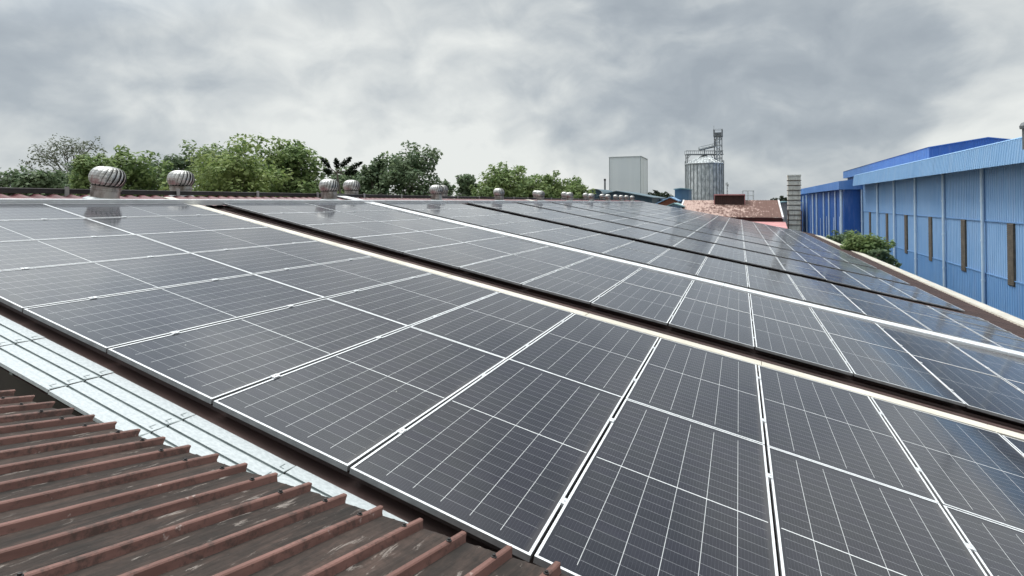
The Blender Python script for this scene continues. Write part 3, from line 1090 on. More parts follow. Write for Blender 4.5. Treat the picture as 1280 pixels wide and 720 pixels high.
for k in range(30):
    z = 0.05 + k * 0.1
    sl_.face([(-0.030, -0.32, z), (-0.055, -0.32, z + 0.005), (-0.055, 0.32, z + 0.005), (-0.030, 0.32, z)])
    sl_.face([(-0.055, -0.32, z + 0.005), (-0.031, -0.32, z + 0.09), (-0.031, 0.32, z + 0.09), (-0.055, 0.32, z + 0.005)])
slm = sl_.mesh('louvre_slit', 'louvre_brown')
for y in (21.6, 27.5, 33.43, 39.4, 45.3, 51.2, 57.1, 63.8):
    place('louvre_slit', slm, wh, Vector((XW - 0.02, y, zs1 - 3.08)) - wh.location)

# the farther royal blue block stepping out towards the factory
rb = thing('royal_blue_building', 'deep royal blue metal building beyond the light blue warehouse, with pale vertical strips', 'building', (15, 90, 0))


def rbb(mb, name, mats):
    o = mb.build(name, mats, rb)
    o.location = -rb.location
    return o


XB = 10.5
mb = MB()
ribbed(mb, XB, 67.5, 114, 0, CZ + 1.6, 0.5, 0.04, top=0.10, base=0.2)
mb.face([(XB, 67.45, 0), (30, 67.45, 0), (30, 67.45, CZ + 2.3), (XB, 67.45, CZ + 1.6)])
mb.face([(XB, 114, 0), (30, 114, 0), (30, 114, CZ + 2.3), (XB, 114, CZ + 1.6)])
rbb(mb, 'wall', 'royal_blue')
mb = MB()
XG = XB - 0.55
pr = trap_profile(67.0, 114.5, 0.5, 0.03, 0.1, 0.2)
mb.sheet(pr, lambda a, h, z: Vector((XG - h, a, z)), CZ + 1.32, CZ + 2.22)
mb.face([(XG, 67.0, CZ + 1.32), (XB + 2, 67.0, CZ + 1.32), (XB + 2, 67.0, CZ + 2.55), (XG, 67.0, CZ + 2.22)])
rbb(mb, 'fascia', 'royal_fascia')
mb = MB()
mb.face([(XG, 67.0, CZ + 2.22), (XG, 114.5, CZ + 2.22), (22, 114.5, CZ + 3.4), (22, 67.0, CZ + 3.4)])
mb.face([(22, 67.0, CZ + 3.4), (22, 114.5, CZ + 3.4), (34, 114.5, CZ + 2.2), (34, 67.0, CZ + 2.2)])
mb.face([(XG + 0.01, 67.0, CZ + 1.33), (XG + 0.01, 114.5, CZ + 1.33), (XB + 0.1, 114.5, CZ + 1.33), (XB + 0.1, 67.0, CZ + 1.33)])
rbb(mb, 'roof', 'royal_fascia')
for y, z0, z1, w in ((68.2, 0, 1.3, 0.3), (70.0, 3.0, 6.8, 0.42), (72.3, 0, 1.2, 0.16), (74.2, 3.4, 6.6, 0.4), (77.0, 0, 1.2, 0.18), (79.8, 3.0, 6.6, 0.4), (81.5, 0, 1.2, 0.2), (85.5, 2.6, 6.2, 0.35),
                     (88.5, 0, 1.2, 0.24), (93.0, 0, 1.1, 0.24), (97, 2.4, 8.0, 0.35), (101, 0, 1.1, 0.24), (106, 0, 1.0, 0.28), (111, 2.4, 8, 0.3)):
    mb = MB()
    if z1 < 2:
        mb.tube([(XB - 0.14, y, 0.0), (XB - 0.14, y, CZ + z1)], w / 2, 8)
        rbb(mb, 'downpipe', 'pipe_blue')
    else:
        mb.box((XB - 0.07, y - w / 2, z0), (XB - 0.045, y + w / 2, z1))
        rbb(mb, 'skylight_strip', 'strip_pale')

# the tall hall whose gable shows over the warehouse roof
hl = thing('tall_blue_hall', 'tall blue hall with low gable rising behind the light blue warehouse roof', 'building', (28, 110, 0))


def hlb(mb, name, mats):
    o = mb.build(name, mats, hl)
    o.location = -hl.location
    return o


XH, YH0, YH1, XH2 = 22.0, 82.3, 141.5, 33.6
zl, zt = CZ + 5.3, CZ + 6.88
mb = MB()
mb.face([(XH + 0.8, YH0, 0), (XH2 - 0.8, YH0, 0), (XH2 - 0.8, YH0, zl), (XH + 0.8, YH0, zl)])
ribbed(mb, XH + 0.8, YH0, YH1, 0, zl + 0.2, 0.6, 0.05, top=0.15, base=0.3)
mb.face([(XH2 - 0.8, YH0, 0), (XH2 - 0.8, YH1, 0), (XH2 - 0.8, YH1, zl), (XH2 - 0.8, YH0, zl)])
mb.face([(XH + 0.8, YH1, 0), (XH2 - 0.8, YH1, 0), (XH2 - 0.8, YH1, zl), (XH + 0.8, YH1, zl)])
hlb(mb, 'wall', 'hall_blue')
mb = MB()
pr = trap_profile(YH0 - 0.3, YH1, 0.6, 0.04, 0.12, 0.25)
mb.sheet(pr, lambda a, h, z: Vector((XH - h, a, z)), zl + 0.02, zt)
hlb(mb, 'fascia', 'royal_fascia')
mb = MB()
xm = 27.8
zp = CZ + 7.85
pg = trap_profile(XH, XH2, 0.5, 0.03, 0.1, 0.2)
topz = lambda x: zt + (zp - zt) * (1 - abs(x - xm) / (xm - XH)) if x < xm else zp - (zp - zt) * (x - xm) / (XH2 - xm)
i0 = len(mb.v)
for k, (a, h) in enumerate(pg):
    mb.v += [(min(a, XH2), YH0 - 0.32 - h, zl + 0.02), (min(a, XH2), YH0 - 0.32 - h, topz(min(a, XH2)) - 0.02)]
for k in range(len(pg) - 1):
    mb.f.append((i0 + 2 * k, i0 + 2 * k + 2, i0 + 2 * k + 3, i0 + 2 * k + 1))
    mb.m.append(0)
mb.face([(XH, YH0 - 0.3, zl + 0.021), (XH2, YH0 - 0.3, zl + 0.021), (XH2, YH1, zl + 0.021), (XH, YH1, zl + 0.021)])
hlb(mb, 'gable_panel', 'hall_blue')
mb = MB()
for xa, za, xb, zb in ((XH - 0.1, zt, xm, zp), (xm, zp, XH2 + 0.1, zt)):
    mb.face([(xa, YH0 - 0.45, za), (xb, YH0 - 0.45, zb), (xb, YH1, zb), (xa, YH1, za)])
    mb.face([(xa, YH0 - 0.45, za - 0.10), (xb, YH0 - 0.45, zb - 0.10), (xb, YH0 - 0.45, zb), (xa, YH0 - 0.45, za)])
hlb(mb, 'roof', 'royal_fascia')

# small dark ventilating pipe at the right picture edge
vp = thing('roof_vent_pipe', 'small dark vent pipe on the warehouse roof at the right picture edge', 'vent pipe')
p = at_y(1280.5, 24.0, 176)
vp.location = p
mb = MB()
mb.tube([(0, 0, -0.3), (0, 0, 0.45)], 0.06, 10)
mb.build('pipe', 'steelwork', vp)
mb = MB()
mb.lathe([(0.12, 0.42), (0.13, 0.52), (0.08, 0.62), (0.005, 0.66)], 12)
mb.build('cowl', 'steelwork', vp)

# ------------------------------------------------------------------ concrete pillar at the far eave
pl = thing('concrete_pillar', 'tall stained concrete block pillar standing at the far eave corner', 'pillar', (5.55, 66.0, 0))
mb = MB()
z = 0
k = 0
random.seed(8)
while z < CZ + 2.5:
    j = random.uniform(-0.02, 0.02)
    mb.box((-0.62 + j, -0.5, z), (0.62 + j, 0.5, z + 0.47))
    mb.box((-0.56, -0.45, z + 0.47), (0.56, 0.45, z + 0.54))
    z += 0.54
o = mb.build('shaft', 'old_concrete', pl)
mb = MB()
mb.box((-0.66, -0.55, z - 0.06), (0.66, 0.55, z + 0.1))
mb.build('cap', 'old_concrete', pl)
mb = MB()
for zz_ in [CZ + 2.3 - 0.54 * q for q in range(10)]:
    mb.box((-0.68, -0.56, zz_), (0.68, 0.56, zz_ + 0.06))
for sx in (-1, 1):
    mb.box((sx * 0.64 - 0.05, -0.60, 0), (sx * 0.64 + 0.05, -0.50, CZ - 1.0))
mb.build('strapping', 'rust_strap', pl)

# ------------------------------------------------------------------ rusty roofed building beyond the array
rr = thing('rusty_roofed_building', 'low building with rust patched red tin roof and white verges beyond the array', 'building', (-1, 80, 0))


def rrb(mb, name, mats):
    o = mb.build(name, mats, rr)
    o.location = -rr.location
    return o


zR, zE = CZ + 0.2, CZ - 2.0
yR, yE = 82.0, 74.0
xl0, xr0 = -7.45, 4.9
xl1, xr1 = -7.5, 4.98
mb = MB()
pr = trap_profile(xl0, xr0, 0.33, 0.03, 0.06, 0.13)
def rpt(a, h, y):
    u = (y - yE) / (yR - yE)
    return Vector((min(a, xr0), y, zE + (zR - zE) * u + h))
mb.sheet(pr, rpt, yE, yR)
mb.sheet(pr, lambda a, h, y: Vector((min(a, xr0), y, zR - (y - yR) * 0.27 + h)), yR, yR + 8)
rrb(mb, 'roof', 'rusty_tin')
mb = MB()
for x in (xl0 - 0.18, xr0 - 0.02):
    vs = []
    for y, zc in ((yE - 0.1, zE), (yR, zR), (yR + 8, zR - 8 * 0.27)):
        for dx in (0, 0.2):
            for dz in (-0.12, 0.08):
                vs.append((x + dx, y, zc + dz))
    mb.add(vs, [(0, 2, 3, 1), (0, 1, 5, 4), (2, 6, 7, 3), (1, 3, 7, 5), (4, 5, 9, 8), (6, 10, 11, 7), (5, 7, 11, 9)])
o = rrb(mb, 'verge_trim', 'white_metal')
mb = MB()
mb.box((xl0, yE + 0.25, zE - 0.52), (xr0 + 0.1, yE + 0.35, zE - 0.04))
k = xl0
while k < xr0:
    mb.box((k, yE + 0.2, zE - 0.5), (k + 0.06, yE + 0.25, zE - 0.06))
    k += 0.3
rrb(mb, 'eave_louvre', 'dark_red')
mb = MB()
mb.face([(xl0, yE + 0.2, zE - 0.5), (xr0 + 0.35, yE + 0.2, zE - 0.5), (xr0 + 0.35, 69.2, zE - 1.5), (xl0, 69.2, zE - 1.5)])
rrb(mb, 'lean_to_roof', 'pink_sheet')
mb = MB()
mb.box((xl0 + 0.3, 69.6, 0), (xr0 - 0.3, yR + 7.6, zE - 1.6))
mb.box((xl0 + 0.3, yE + 0.4, zE - 1.6), (xr0 - 0.3, yR + 7.6, zE - 0.3))
rrb(mb, 'wall', 'wall_plaster')
mb = MB()
a = at_y(893.5, 80.0).x
b2 = at_y(930.5, 80.0).x
mb.box((a, 79.8, zR - 0.75), (b2, 83, CZ + 0.86))
rrb(mb, 'ridge_monitor', 'dark_red')
mb = MB()
mb.box((a - 0.1, 79.5, CZ + 0.88), (b2 + 0.1, 83.3, CZ + 1.04))
mb.box((a - 0.1, 79.75, zR - 0.7), (a, 79.85, CZ + 0.88))
mb.box((b2, 79.75, zR - 0.7), (b2 + 0.1, 79.85, CZ + 0.88))
rrb(mb, 'monitor_roof', 'pink_sheet')
mb = MB()
k = a + 0.1
while k < b2 - 0.1:
    mb.box((k, 79.74, zR - 0.7), (k + 0.05, 79.8, CZ + 0.86))
    k += 0.25
rrb(mb, 'monitor_slats', 'rust_strap')

# ------------------------------------------------------------------ grain silo with its elevator
si_c = at_d(880.5, 110)
silo = thing('grain_silo', 'round grey steel grain silo with conical roof and catwalk', 'silo', (si_c.x, si_c.y, 0))
rad_s = 3.72
zw = CZ + 7.75
mb = MB()
pf = [(rad_s, 0)]
z = 0.0
while z < zw - 0.2:
    pf += [(rad_s + 0.035, z + 0.08), (rad_s, z + 0.16)]
    z += 0.16
mb.lathe(pf + [(rad_s, zw)], 48)
mb.build('wall', 'silo_steel', silo)
mb = MB()
for k in range(30):
    a = 2 * math.pi * k / 30
    ca, sa = math.cos(a), math.sin(a)
    T = Matrix.Rotation(a, 4, 'Z')
    mb.box((rad_s + 0.02, -0.06, 0), (rad_s + 0.11, 0.06, zw), 0, T)
mb.build('stiffener', 'silo_rib', silo)
mb = MB()
mb.lathe([(rad_s + 0.18, zw - 0.05), (rad_s + 0.18, zw + 0.08), (0.45, zw + 1.75), (0.45, zw + 2.1), (0.01, zw + 2.15)], 40)
for k in range(20):
    a = 2 * math.pi * k / 20
    mb.tube([((rad_s + 0.1) * math.cos(a), (rad_s + 0.1) * math.sin(a), zw + 0.12), (0.45 * math.cos(a), 0.45 * math.sin(a), zw + 1.8)], 0.05, 4)
mb.build('cone_roof', 'silo_steel', silo)
mb = MB()
for k in range(40):
    a = 2 * math.pi * k / 40
    mb.tube([((rad_s + 0.1) * math.cos(a), (rad_s + 0.1) * math.sin(a), zw), ((rad_s + 0.1) * math.cos(a), (rad_s + 0.1) * math.sin(a), zw + 0.65)], 0.025, 4)
for hh in (0.35, 0.65):
    mb.tube([((rad_s + 0.1) * math.cos(2 * math.pi * k / 40), (rad_s + 0.1) * math.sin(2 * math.pi * k / 40), zw + hh) for k in range(41)], 0.025, 4)
mb.build('guard_rail', 'steelwork', silo)
mb = MB()
zc = CZ + 9.65


def loc(px, py):
    q = at_d(px, 110, py)
    return Vector((q.x - si_c.x, q.y - si_c.y, q.z))


dirx = (loc(900, 250) - loc(860, 250)).normalized()
diry = Vector((-dirx.y, dirx.x, 0))


def beam(m_, a, b, r=0.07):
    m_.tube([a, b], r, 5)


for off in (-0.55, 0.55):
    o3 = diry * off
    beam(mb, loc(857, 193.2) + o3, loc(903, 193.2) + o3, 0.11)
    beam(mb, loc(857, 188.6) + o3, loc(903, 188.6) + o3, 0.04)
    for px in range(857, 904, 5):
        beam(mb, loc(px, 193) + o3, loc(px, 188.6) + o3, 0.035)
    beam(mb, loc(858.5, 193) + o3, loc(858.5, 206) + o3, 0.10)
    beam(mb, loc(858.5, 198.5) + o3, loc(862.5, 193.5) + o3, 0.06)
    beam(mb, loc(893, 198.5) + o3, loc(890, 193.5) + o3, 0.06)
beam(mb, loc(880.5, 193), loc(880.5, 196), 0.18)
mb.box((-0.6, -0.6, 0), (0.6, 0.6, 0.06), 0, Matrix.Translation(loc(880, 193)))
mb.build('catwalk', 'steelwork', silo)
mb = MB()
a, b2 = loc(874, 187.0), loc(893.5, 182.5)
for off in (-0.35, 0.35):
    beam(mb, a + diry * off, b2 + diry * off, 0.10)
    beam(mb, a + diry * off + Vector((0, 0, 0.55)), b2 + diry * off + Vector((0, 0, 0.55)), 0.04)
    for k in range(6):
        q = a.lerp(b2, k / 5) + diry * off
        beam(mb, q, q + Vector((0, 0, 0.55)), 0.035)
beam(mb, a.lerp(b2, 0.35), loc(880.5, 193), 0.12)
mb.tube([a, b2], [0.28, 0.28], 8)
beam(mb, loc(892.5, 182.5), loc(896.5, 171.5), 0.16)
beam(mb, loc(893, 186), loc(896, 178), 0.05)
mb.build('conveyor', 'silo_rib', silo)

el = thing('elevator_tower', 'slim lattice bucket elevator tower rising beside the grain silo', 'tower', (loc(898.5, 250).x + si_c.x, loc(898.5, 250).y + si_c.y - 1.5, 0))
EZ = CZ + 14.7
hw = 0.72
mb = MB()
for sx in (-1, 1):
    for sy in (-1, 1):
        beam(mb, Vector((sx * hw, sy * hw, 0)), Vector((sx * hw, sy * hw, EZ)), 0.075)
mb.build('legs', 'steelwork', el)
mb = MB()
z = 0.5
k = 0
while z < EZ - 1:
    c4 = [Vector((-hw, -hw, z)), Vector((hw, -hw, z)), Vector((hw, hw, z)), Vector((-hw, hw, z))]
    for q in range(4):
        beam(mb, c4[q], c4[(q + 1) % 4], 0.045)
        up = Vector((0, 0, 1.3))
        if k % 2:
            beam(mb, c4[q], c4[(q + 1) % 4] + up, 0.035)
        else:
            beam(mb, c4[(q + 1) % 4], c4[q] + up, 0.035)
    z += 1.3
    k += 1
mb.build('lattice', 'steelwork', el)
mb = MB()
for sx in (-0.25, 0.25):
    mb.box((sx - 0.15, -0.2, 0), (sx + 0.15, 0.2, EZ - 1.2))
mb.build('elevator_leg', 'silo_steel', el)
mb = MB()
mb.box((-0.6, -0.35, EZ - 1.25), (0.6, 0.35, EZ - 0.55))
mb.box((-0.85, -0.85, EZ - 1.45), (0.85, 0.85, EZ - 1.36))
for sx in (-1, 1):
    for sy in (-1, 1):
        beam(mb, Vector((sx * 0.85, sy * 0.85, EZ - 1.4)), Vector((sx * 0.85, sy * 0.85, EZ + 0.1)), 0.04)
    beam(mb, Vector((sx * 0.85, -0.85, EZ + 0.05)), Vector((sx * 0.85, 0.85, EZ + 0.05)), 0.035)
    beam(mb, Vector((-0.85, sx * 0.85, EZ + 0.05)), Vector((0.85, sx * 0.85, EZ + 0.05)), 0.035)
beam(mb, Vector((-0.8, 0, EZ)), Vector((-0.8, 0, EZ + 0.9)), 0.03)
mb.build('head_platform', 'steelwork', el)

# ------------------------------------------------------------------ pale windowless tower block
pa, pb = at_y(762, 158.6), at_y(801, 158.6)
tw = thing('tower_block', 'pale grey windowless tower block left of the silo', 'tower block', (pa.x, pa.y, 0))
wx = pb.x - pa.x
tz = CZ + 13.25
mb = MB()
n = 26
for k in range(n):
    mb.box((k * wx / n + 0.015, 0.0, 0), ((k + 1) * wx / n - 0.015, 0.06, tz * 0.66))
    mb.box((k * wx / n + 0.015, 0.02, tz * 0.663), ((k + 1) * wx / n - 0.015, 0.08, tz))
mb.box((0.05, 0.1, 0), (wx - 0.05, 12, tz - 0.05))
n = 24
for k in range(n):
    mb.box((wx - 0.05, 0.1 + k * 11.9 / n, 0), (wx + 0.01, 0.07 + (k + 1) * 11.9 / n, tz))
mb.build('cladding', 'tower_cladding', tw)
mb = MB()
mb.box((-0.2, -0.1, tz), (wx + 0.2, 12.2, tz + 0.22))
for x in (-0.12, wx - 0.1):
    mb.box((x, -0.08, 0), (x + 0.22, 0.05, tz))
mb.box((wx - 0.02, 11.8, 0), (wx + 0.12, 12.1, tz))
mb.box((wx + 0.0, 4.0, 0), (wx + 0.06, 4.12, tz))
mb.build('trim', 'tower_trim', tw)

# ------------------------------------------------------------------ small far buildings
def gable_house(name, label, pxs, y, py_peak, py_eave, depth, wallmat, roofmat, cat='building', base=0.0, flat=False, ov=0.3):
    x0, xp, x1 = (at_y(q, y).x for q in pxs)
    zp_ = at_y(pxs[1], y, py_peak).z
    z0, z1 = (at_y(pxs[0], y, py_eave[0]).z, at_y(pxs[2], y, py_eave[1]).z)
    th = thing(name, label, cat, ((x0 + x1) / 2, y, 0))
    cx = (x0 + x1) / 2
    mb = MB()
    pts = [(x0 - cx, base), (x1 - cx, base), (x1 - cx, z1), (xp - cx, zp_), (x0 - cx, z0)]
    mb.face([(a, 0, b) for a, b in pts])
    mb.face([(a, depth, b) for a, b in pts][::-1])
    for i in range(5):
        if i in (2, 3):
            continue
        a, b = pts[i], pts[(i + 1) % 5]
        mb.face([(a[0], 0, a[1]), (a[0], depth, a[1]), (b[0], depth, b[1]), (b[0], 0, b[1])])
    # ribs on the end wall
    n = int((x1 - x0) / 0.9)
    for k in range(1, n):
        xx = x0 - cx + (x1 - x0) * k / n
        X = xx + cx
        zt_ = z0 + (zp_ - z0) * (X - x0) / max(xp - x0, 1e-3) if X < xp else zp_ + (z1 - zp_) * (X - xp) / max(x1 - xp, 1e-3)
        mb.box((xx - 0.05, -0.05, base), (xx + 0.05, 0.0, zt_ - 0.1))
    mb.build('wall', wallmat, th)
    mb = MB()
    for (xa, za), (xb, zb) in (((x0 - cx - ov, z0 - 0.05), (xp - cx, zp_ + 0.06)), ((xp - cx, zp_ + 0.06), (x1 - cx + ov, z1 - 0.05))):
        vs = []
        for yy in (-0.5, depth + 0.5):
            for (q, w) in ((xa, za), (xb, zb)):
                vs += [(q, yy, w), (q, yy, w + 0.16)]
        mb.add(vs, [(0, 2, 3, 1), (4, 5, 7, 6), (1, 3, 7, 5), (0, 4, 6, 2), (0, 1, 5, 4), (2, 6, 7, 3)])
    mb.build('roof', roofmat, th)
    return th


gable_house('blue_shed', 'dark slate blue gabled shed in front of the pale tower block', (747, 771, 815), 116, 239.6, (245.5, 247.2), 22, 'slate_blue', 'slate_roof')
gable_house('brick_house', 'small red brown gabled house with blue roof left of the silo', (816, 838, 846), 92, 247.5, (258, 251.5), 10, 'brick_red', 'sky_blue_sheet')
th = gable_house('teal_shed', 'small pale teal roofed shed peeking over the array below the silo', (834, 842, 853), 78, 255.5, (259, 258.5), 5, 'sky_blue_sheet', 'teal_sheet')
gable_house('box_building', 'blue grey boxy building with green roof edge beside the silo', (843.5, 852, 861), 97, 236.4, (236.8, 236.8), 6, 'shed_blue', 'teal_sheet', ov=0.15)
gable_house('pale_teal_building', 'pale teal building half hidden behind the concrete pillar', (972, 984, 1000), 100, 253.0, (253.6, 253.6), 8, 'dull_grey', 'teal_sheet')
gable_house('low_blue_roof', 'low building with pale blue roof right of the pale tower block', (812, 822, 836), 128, 249.3, (250.6, 250.6), 8, 'slate_roof', 'sky_blue_sheet')
# arched teal roof
xa, xb = at_y(733, 132), at_y(754, 132)
ar = thing('arched_shed', 'dark teal shed with curved roof beyond the last ridge ventilators', 'building', ((xa.x + xb.x) / 2, 132, 0))
hwid = (xb.x - xa.x) / 2
zt_ = at_y(742, 132, 236.8).z
mb = MB()
arc = [(hwid * math.cos(math.pi * k / 14), zt_ - 1.6 + 1.6 * math.sin(math.pi * k / 14)) for k in range(15)]
mb.face([(x, 0, z) for x, z in arc] + [(-hwid, 0, 0), (hwid, 0, 0)])
mb.face([(hwid, 0, 0), (hwid, 14, 0), (hwid, 14, arc[0][1]), (hwid, 0, arc[0][1])])
mb.build('wall', 'slate_blue', ar)
mb = MB()
mb.sheet([(x * 1.04, z + 0.15) for x, z in arc], lambda a, h, y: Vector((a, y, h)), -0.5, 14)
mb.build('roof', 'slate_roof', ar)
# chimney stack
p = at_d(756.2, 150)
ch = thing('chimney_stack', 'thin dark chimney stack left of the pale tower block', 'chimney', (p.x, p.y, 0))
mb = MB()
mb.tube([(0, 0, 0), (0, 0, CZ + 6.2)], [0.34, 0.24], 12)
mb.build('stack', 'steelwork', ch)
mb = MB()
mb.tube([(0, 0, CZ + 5.9), (0, 0, CZ + 6.45)], 0.30, 12)
mb.build('rim', 'ridge_dark', ch)
# radio mast
p = at_d(909, 200)
ma = thing('radio_mast', 'thin lattice mast standing behind the rusty roof', 'mast', (p.x, p.y, 0))
mb = MB()
HM = CZ + 7.3
for k in range(3):
    a = k * 2.094
    beam(mb, Vector((0.5 * math.cos(a), 0.5 * math.sin(a), 0)), Vector((0.12 * math.cos(a), 0.12 * math.sin(a), HM)), 0.06)
z = 0
while z < HM - 1:
    f = 1 - z / HM * 0.76
    for k in range(3):
        a, b = k * 2.094, (k + 1) * 2.094
        beam(mb, Vector((0.5 * f * math.cos(a), 0.5 * f * math.sin(a), z)), Vector((0.5 * f * math.cos(b), 0.5 * f * math.sin(b), z + 1)), 0.035)
    z += 1
mb.build('lattice', 'steelwork', ma)
mb = MB()
mb.box((-0.5, -0.1, HM - 1.2), (-0.25, 0.1, HM - 0.2))
mb.box((0.25, -0.1, HM - 1.6), (0.5, 0.1, HM - 0.6))
mb.build('antenna', 'dull_grey', ma)
# white open frame structure
p0, p1 = at_y(928.5, 160), at_y(942, 160)
wf = thing('white_frame_building', 'small white open framed structure beyond the rusty roof', 'building', ((p0.x + p1.x) / 2, 160, 0))
w_ = (p1.x - p0.x) / 2
zt_ = at_y(936, 160, 238.5).z
mb = MB()
for x in (-w_, 0, w_):
    for y in (0, 3):
        mb.box((x - 0.12, y - 0.12, 0), (x + 0.12, y + 0.12, zt_))
mb.build('column', 'white_metal', wf)
mb = MB()
for z in (zt_ - 2.6, zt_ - 1.3, zt_):
    mb.box((-w_ - 0.15, -0.15, z - 0.1), (w_ + 0.15, 3.15, z + 0.1))
mb.build('floor_slab', 'white_metal', wf)

# ------------------------------------------------------------------ trees
def leaf_cloud(mb, clumps, n, size, rnd, droop=0.0):
    tot = sum(c[1] ** 2 for c in clumps)
    for c, r, sq in clumps:
        m = int(n * 1.9 * r * r / tot)
        for _ in range(m):
            d = Vector((rnd.gauss(0, 1), rnd.gauss(0, 1), rnd.gauss(0, 1))).normalized()
            q = rnd.random() ** 0.28
            p = c + Vector((d.x * r * q, d.y * r * q, d.z * r * q * sq))
            s = size * rnd.uniform(0.55, 1.25)
            nrm = (d * 0.7 + Vector((rnd.gauss(0, .6), rnd.gauss(0, .6), rnd.gauss(0.9, .6)))).normalized()
            u = nrm.cross(Vector((rnd.gauss(0, 1), rnd.gauss(0, 1), rnd.gauss(0, 1)))).normalized()
            w = nrm.cross(u)
            mb.face([p - u * s, p + w * s * 0.55, p + u * s, p - w * s * 0.55])


def make_tree(name, label, base, top_z, width, leaf, seed, n=3200, size=0.24, crown_from=0.35, gaps=0.5, nclump=26, group=None, trunk_r=0.22, lean=0.0):
    rnd = random.Random(seed)
    H = top_z
    th = thing(name, label, 'tree', base, group=group)
    tk = MB()
    cb = H * crown_from
    tk.tube([(0, 0, 0), (0.1 + lean * 0.3, 0, cb * 0.5), (lean * 0.6, 0.05, cb), (lean, 0.0, H * 0.72)], [trunk_r, trunk_r * 0.8, trunk_r * 0.62, trunk_r * 0.2], 7)
    clumps = []
    ch = H - cb
    for k in range(nclump):
        u = (k + 0.5) / nclump
        zc_ = cb + ch * (0.12 + 0.80 * u) + rnd.uniform(-0.5, 0.5)
        prof = math.sin(math.pi * min(max(0.14 + 0.80 * u, 0), 1)) ** 0.7
        rr_ = width / 2 * prof * math.sqrt(rnd.uniform(0.05, 1.0))
        a = rnd.uniform(0, 2 * math.pi)
        r = (0.19 + 0.15 * rnd.random()) * min(width, ch) * (1.15 - 0.35 * gaps)
        c = Vector((lean * u + rr_ * math.cos(a), rr_ * math.sin(a), min(zc_, H - r * 0.7)))
        clumps.append((c, r, 0.72))
        st = Vector((lean * 0.6 * u, 0, cb + ch * 0.45 * u))
        midp = st.lerp(c, 0.55) + Vector((rnd.uniform(-.3, .3), rnd.uniform(-.3, .3), rnd.uniform(0, .5)))
        tk.tube([st, midp, c], [trunk_r * 0.32, trunk_r * 0.2, 0.02], 5, caps=False)
        for q in range(2):
            e = c + Vector((rnd.gauss(0, 1), rnd.gauss(0, 1), rnd.gauss(0.4, 0.8))).normalized() * r * 1.05
            tk.tube([midp, c.lerp(e, 0.4), e], [0.04, 0.025, 0.012], 4, caps=False)
            clumps.append((e, r * 0.42, 0.8))
    tk.build('trunk', 'bark', th)
    lm = MB()
    leaf_cloud(lm, clumps, n, size, rnd)
    lm.build('crown', leaf, th)
    return th


def tree_px(name, label, px, depth, py_top, wpx, leaf, seed, **kw):
    p = at_d(px, depth)
    zt_ = at_d(px, depth, py_top).z
    return make_tree(name, label, (p.x, p.y, 0), zt_, wpx / F_PX * depth, leaf, seed, group='trees behind the ridge', **kw)


tree_px('broadleaf_tree', 'low dark tree at the left picture edge behind the ridge', 8, 58, 214, 60, 'leaf_dark', 1, crown_from=0.5, n=2600)
tree_px('broadleaf_tree', 'low dark tree under the thin airy tree', 50, 52, 215, 58, 'leaf_dark', 2, crown_from=0.5, n=2800)
tree_px('airy_tree', 'tall thin grey green tree with airy see through crown', 88, 66, 172, 82, 'leaf_grey', 3, n=1700, size=0.17, gaps=1.2, nclump=30, crown_from=0.55, trunk_r=0.14)
tree_px('broadleaf_tree', 'yellowish green tree directly behind the largest ventilator', 119, 46, 195, 48, 'leaf_mid', 4, n=2600)
tree_px('broadleaf_tree', 'mid green tree right of the largest ventilator', 168, 50, 190, 70, 'leaf_mid', 5, n=3200)
tree_px('broadleaf_tree', 'darker tree behind the second ventilator from the left', 214, 60, 189, 62, 'leaf_dark', 6, n=2800)
tree_px('broadleaf_tree', 'bright light green bushy tree, the brightest of the row', 292, 42, 186, 100, 'leaf_light', 7, n=5200, nclump=36, size=0.2, crown_from=0.3, gaps=0.2)
tree_px('broadleaf_tree', 'dark tree peeping out above the bright bushy tree', 268, 62, 181, 76, 'leaf_mid', 8, n=2800)
tree_px('broadleaf_tree', 'green rounded tree between the bright bushy tree and the paddle leaved tree', 362, 48, 179, 80, 'leaf_mid', 9, n=4200, nclump=32, gaps=0.3)
tree_px('broadleaf_tree', 'low dark tree below the paddle leaved tree', 428, 56, 219, 62, 'leaf_dark', 10, n=3000, crown_from=0.45)
tree_px('broadleaf_tree', 'dark tree with open lower crown right of the paddle leaved tree', 469, 58, 194, 36, 'leaf_dark', 12, n=2400)
tree_px('broadleaf_tree', 'large dark rounded tree standing free at the right end of the group', 513, 56, 187, 70, 'leaf_dark', 13, n=4000, nclump=30, gaps=0.4)
tree_px('broadleaf_tree', 'tiny tree top in the gap between the two tree groups', 555, 75, 226, 22, 'leaf_dark', 14, n=900, crown_from=0.6)
tree_px('broadleaf_tree', 'narrow dark tree at the left end of the right tree group', 584, 64, 213, 34, 'leaf_dark', 15, n=2000)
tree_px('broadleaf_tree', 'broad green tree behind the rusty based ventilator', 622, 60, 210, 66, 'leaf_mid', 16, n=4200, nclump=32, gaps=0.3)
tree_px('broadleaf_tree', 'green tree in the middle of the right tree group', 660, 68, 217, 58, 'leaf_mid', 17, n=3200, gaps=0.3)
tree_px('broadleaf_tree', 'green tree towards the right end of the right tree group', 692, 70, 219, 46, 'leaf_mid', 18, n=2800, gaps=0.4)
tree_px('broadleaf_tree', 'small tree at the right end of the right tree group', 718, 74, 226, 40, 'leaf_mid', 19, n=2400, gaps=0.4)
tree_px('broadleaf_tree', 'small dark distant tree left of the blue roofed brick house', 818, 170, 240.5, 26, 'leaf_deep', 20, n=1400, size=0.5, crown_from=0.5)
tree_px('broadleaf_tree', 'small dark distant tree right behind the blue roofed brick house', 832, 180, 242.5, 22, 'leaf_deep', 21, n=1200, size=0.5, crown_from=0.5)
tree_px('broadleaf_tree', 'dark distant tree behind the concrete pillar', 980, 190, 247, 34, 'leaf_deep', 22, n=1500, size=0.5, crown_from=0.5)
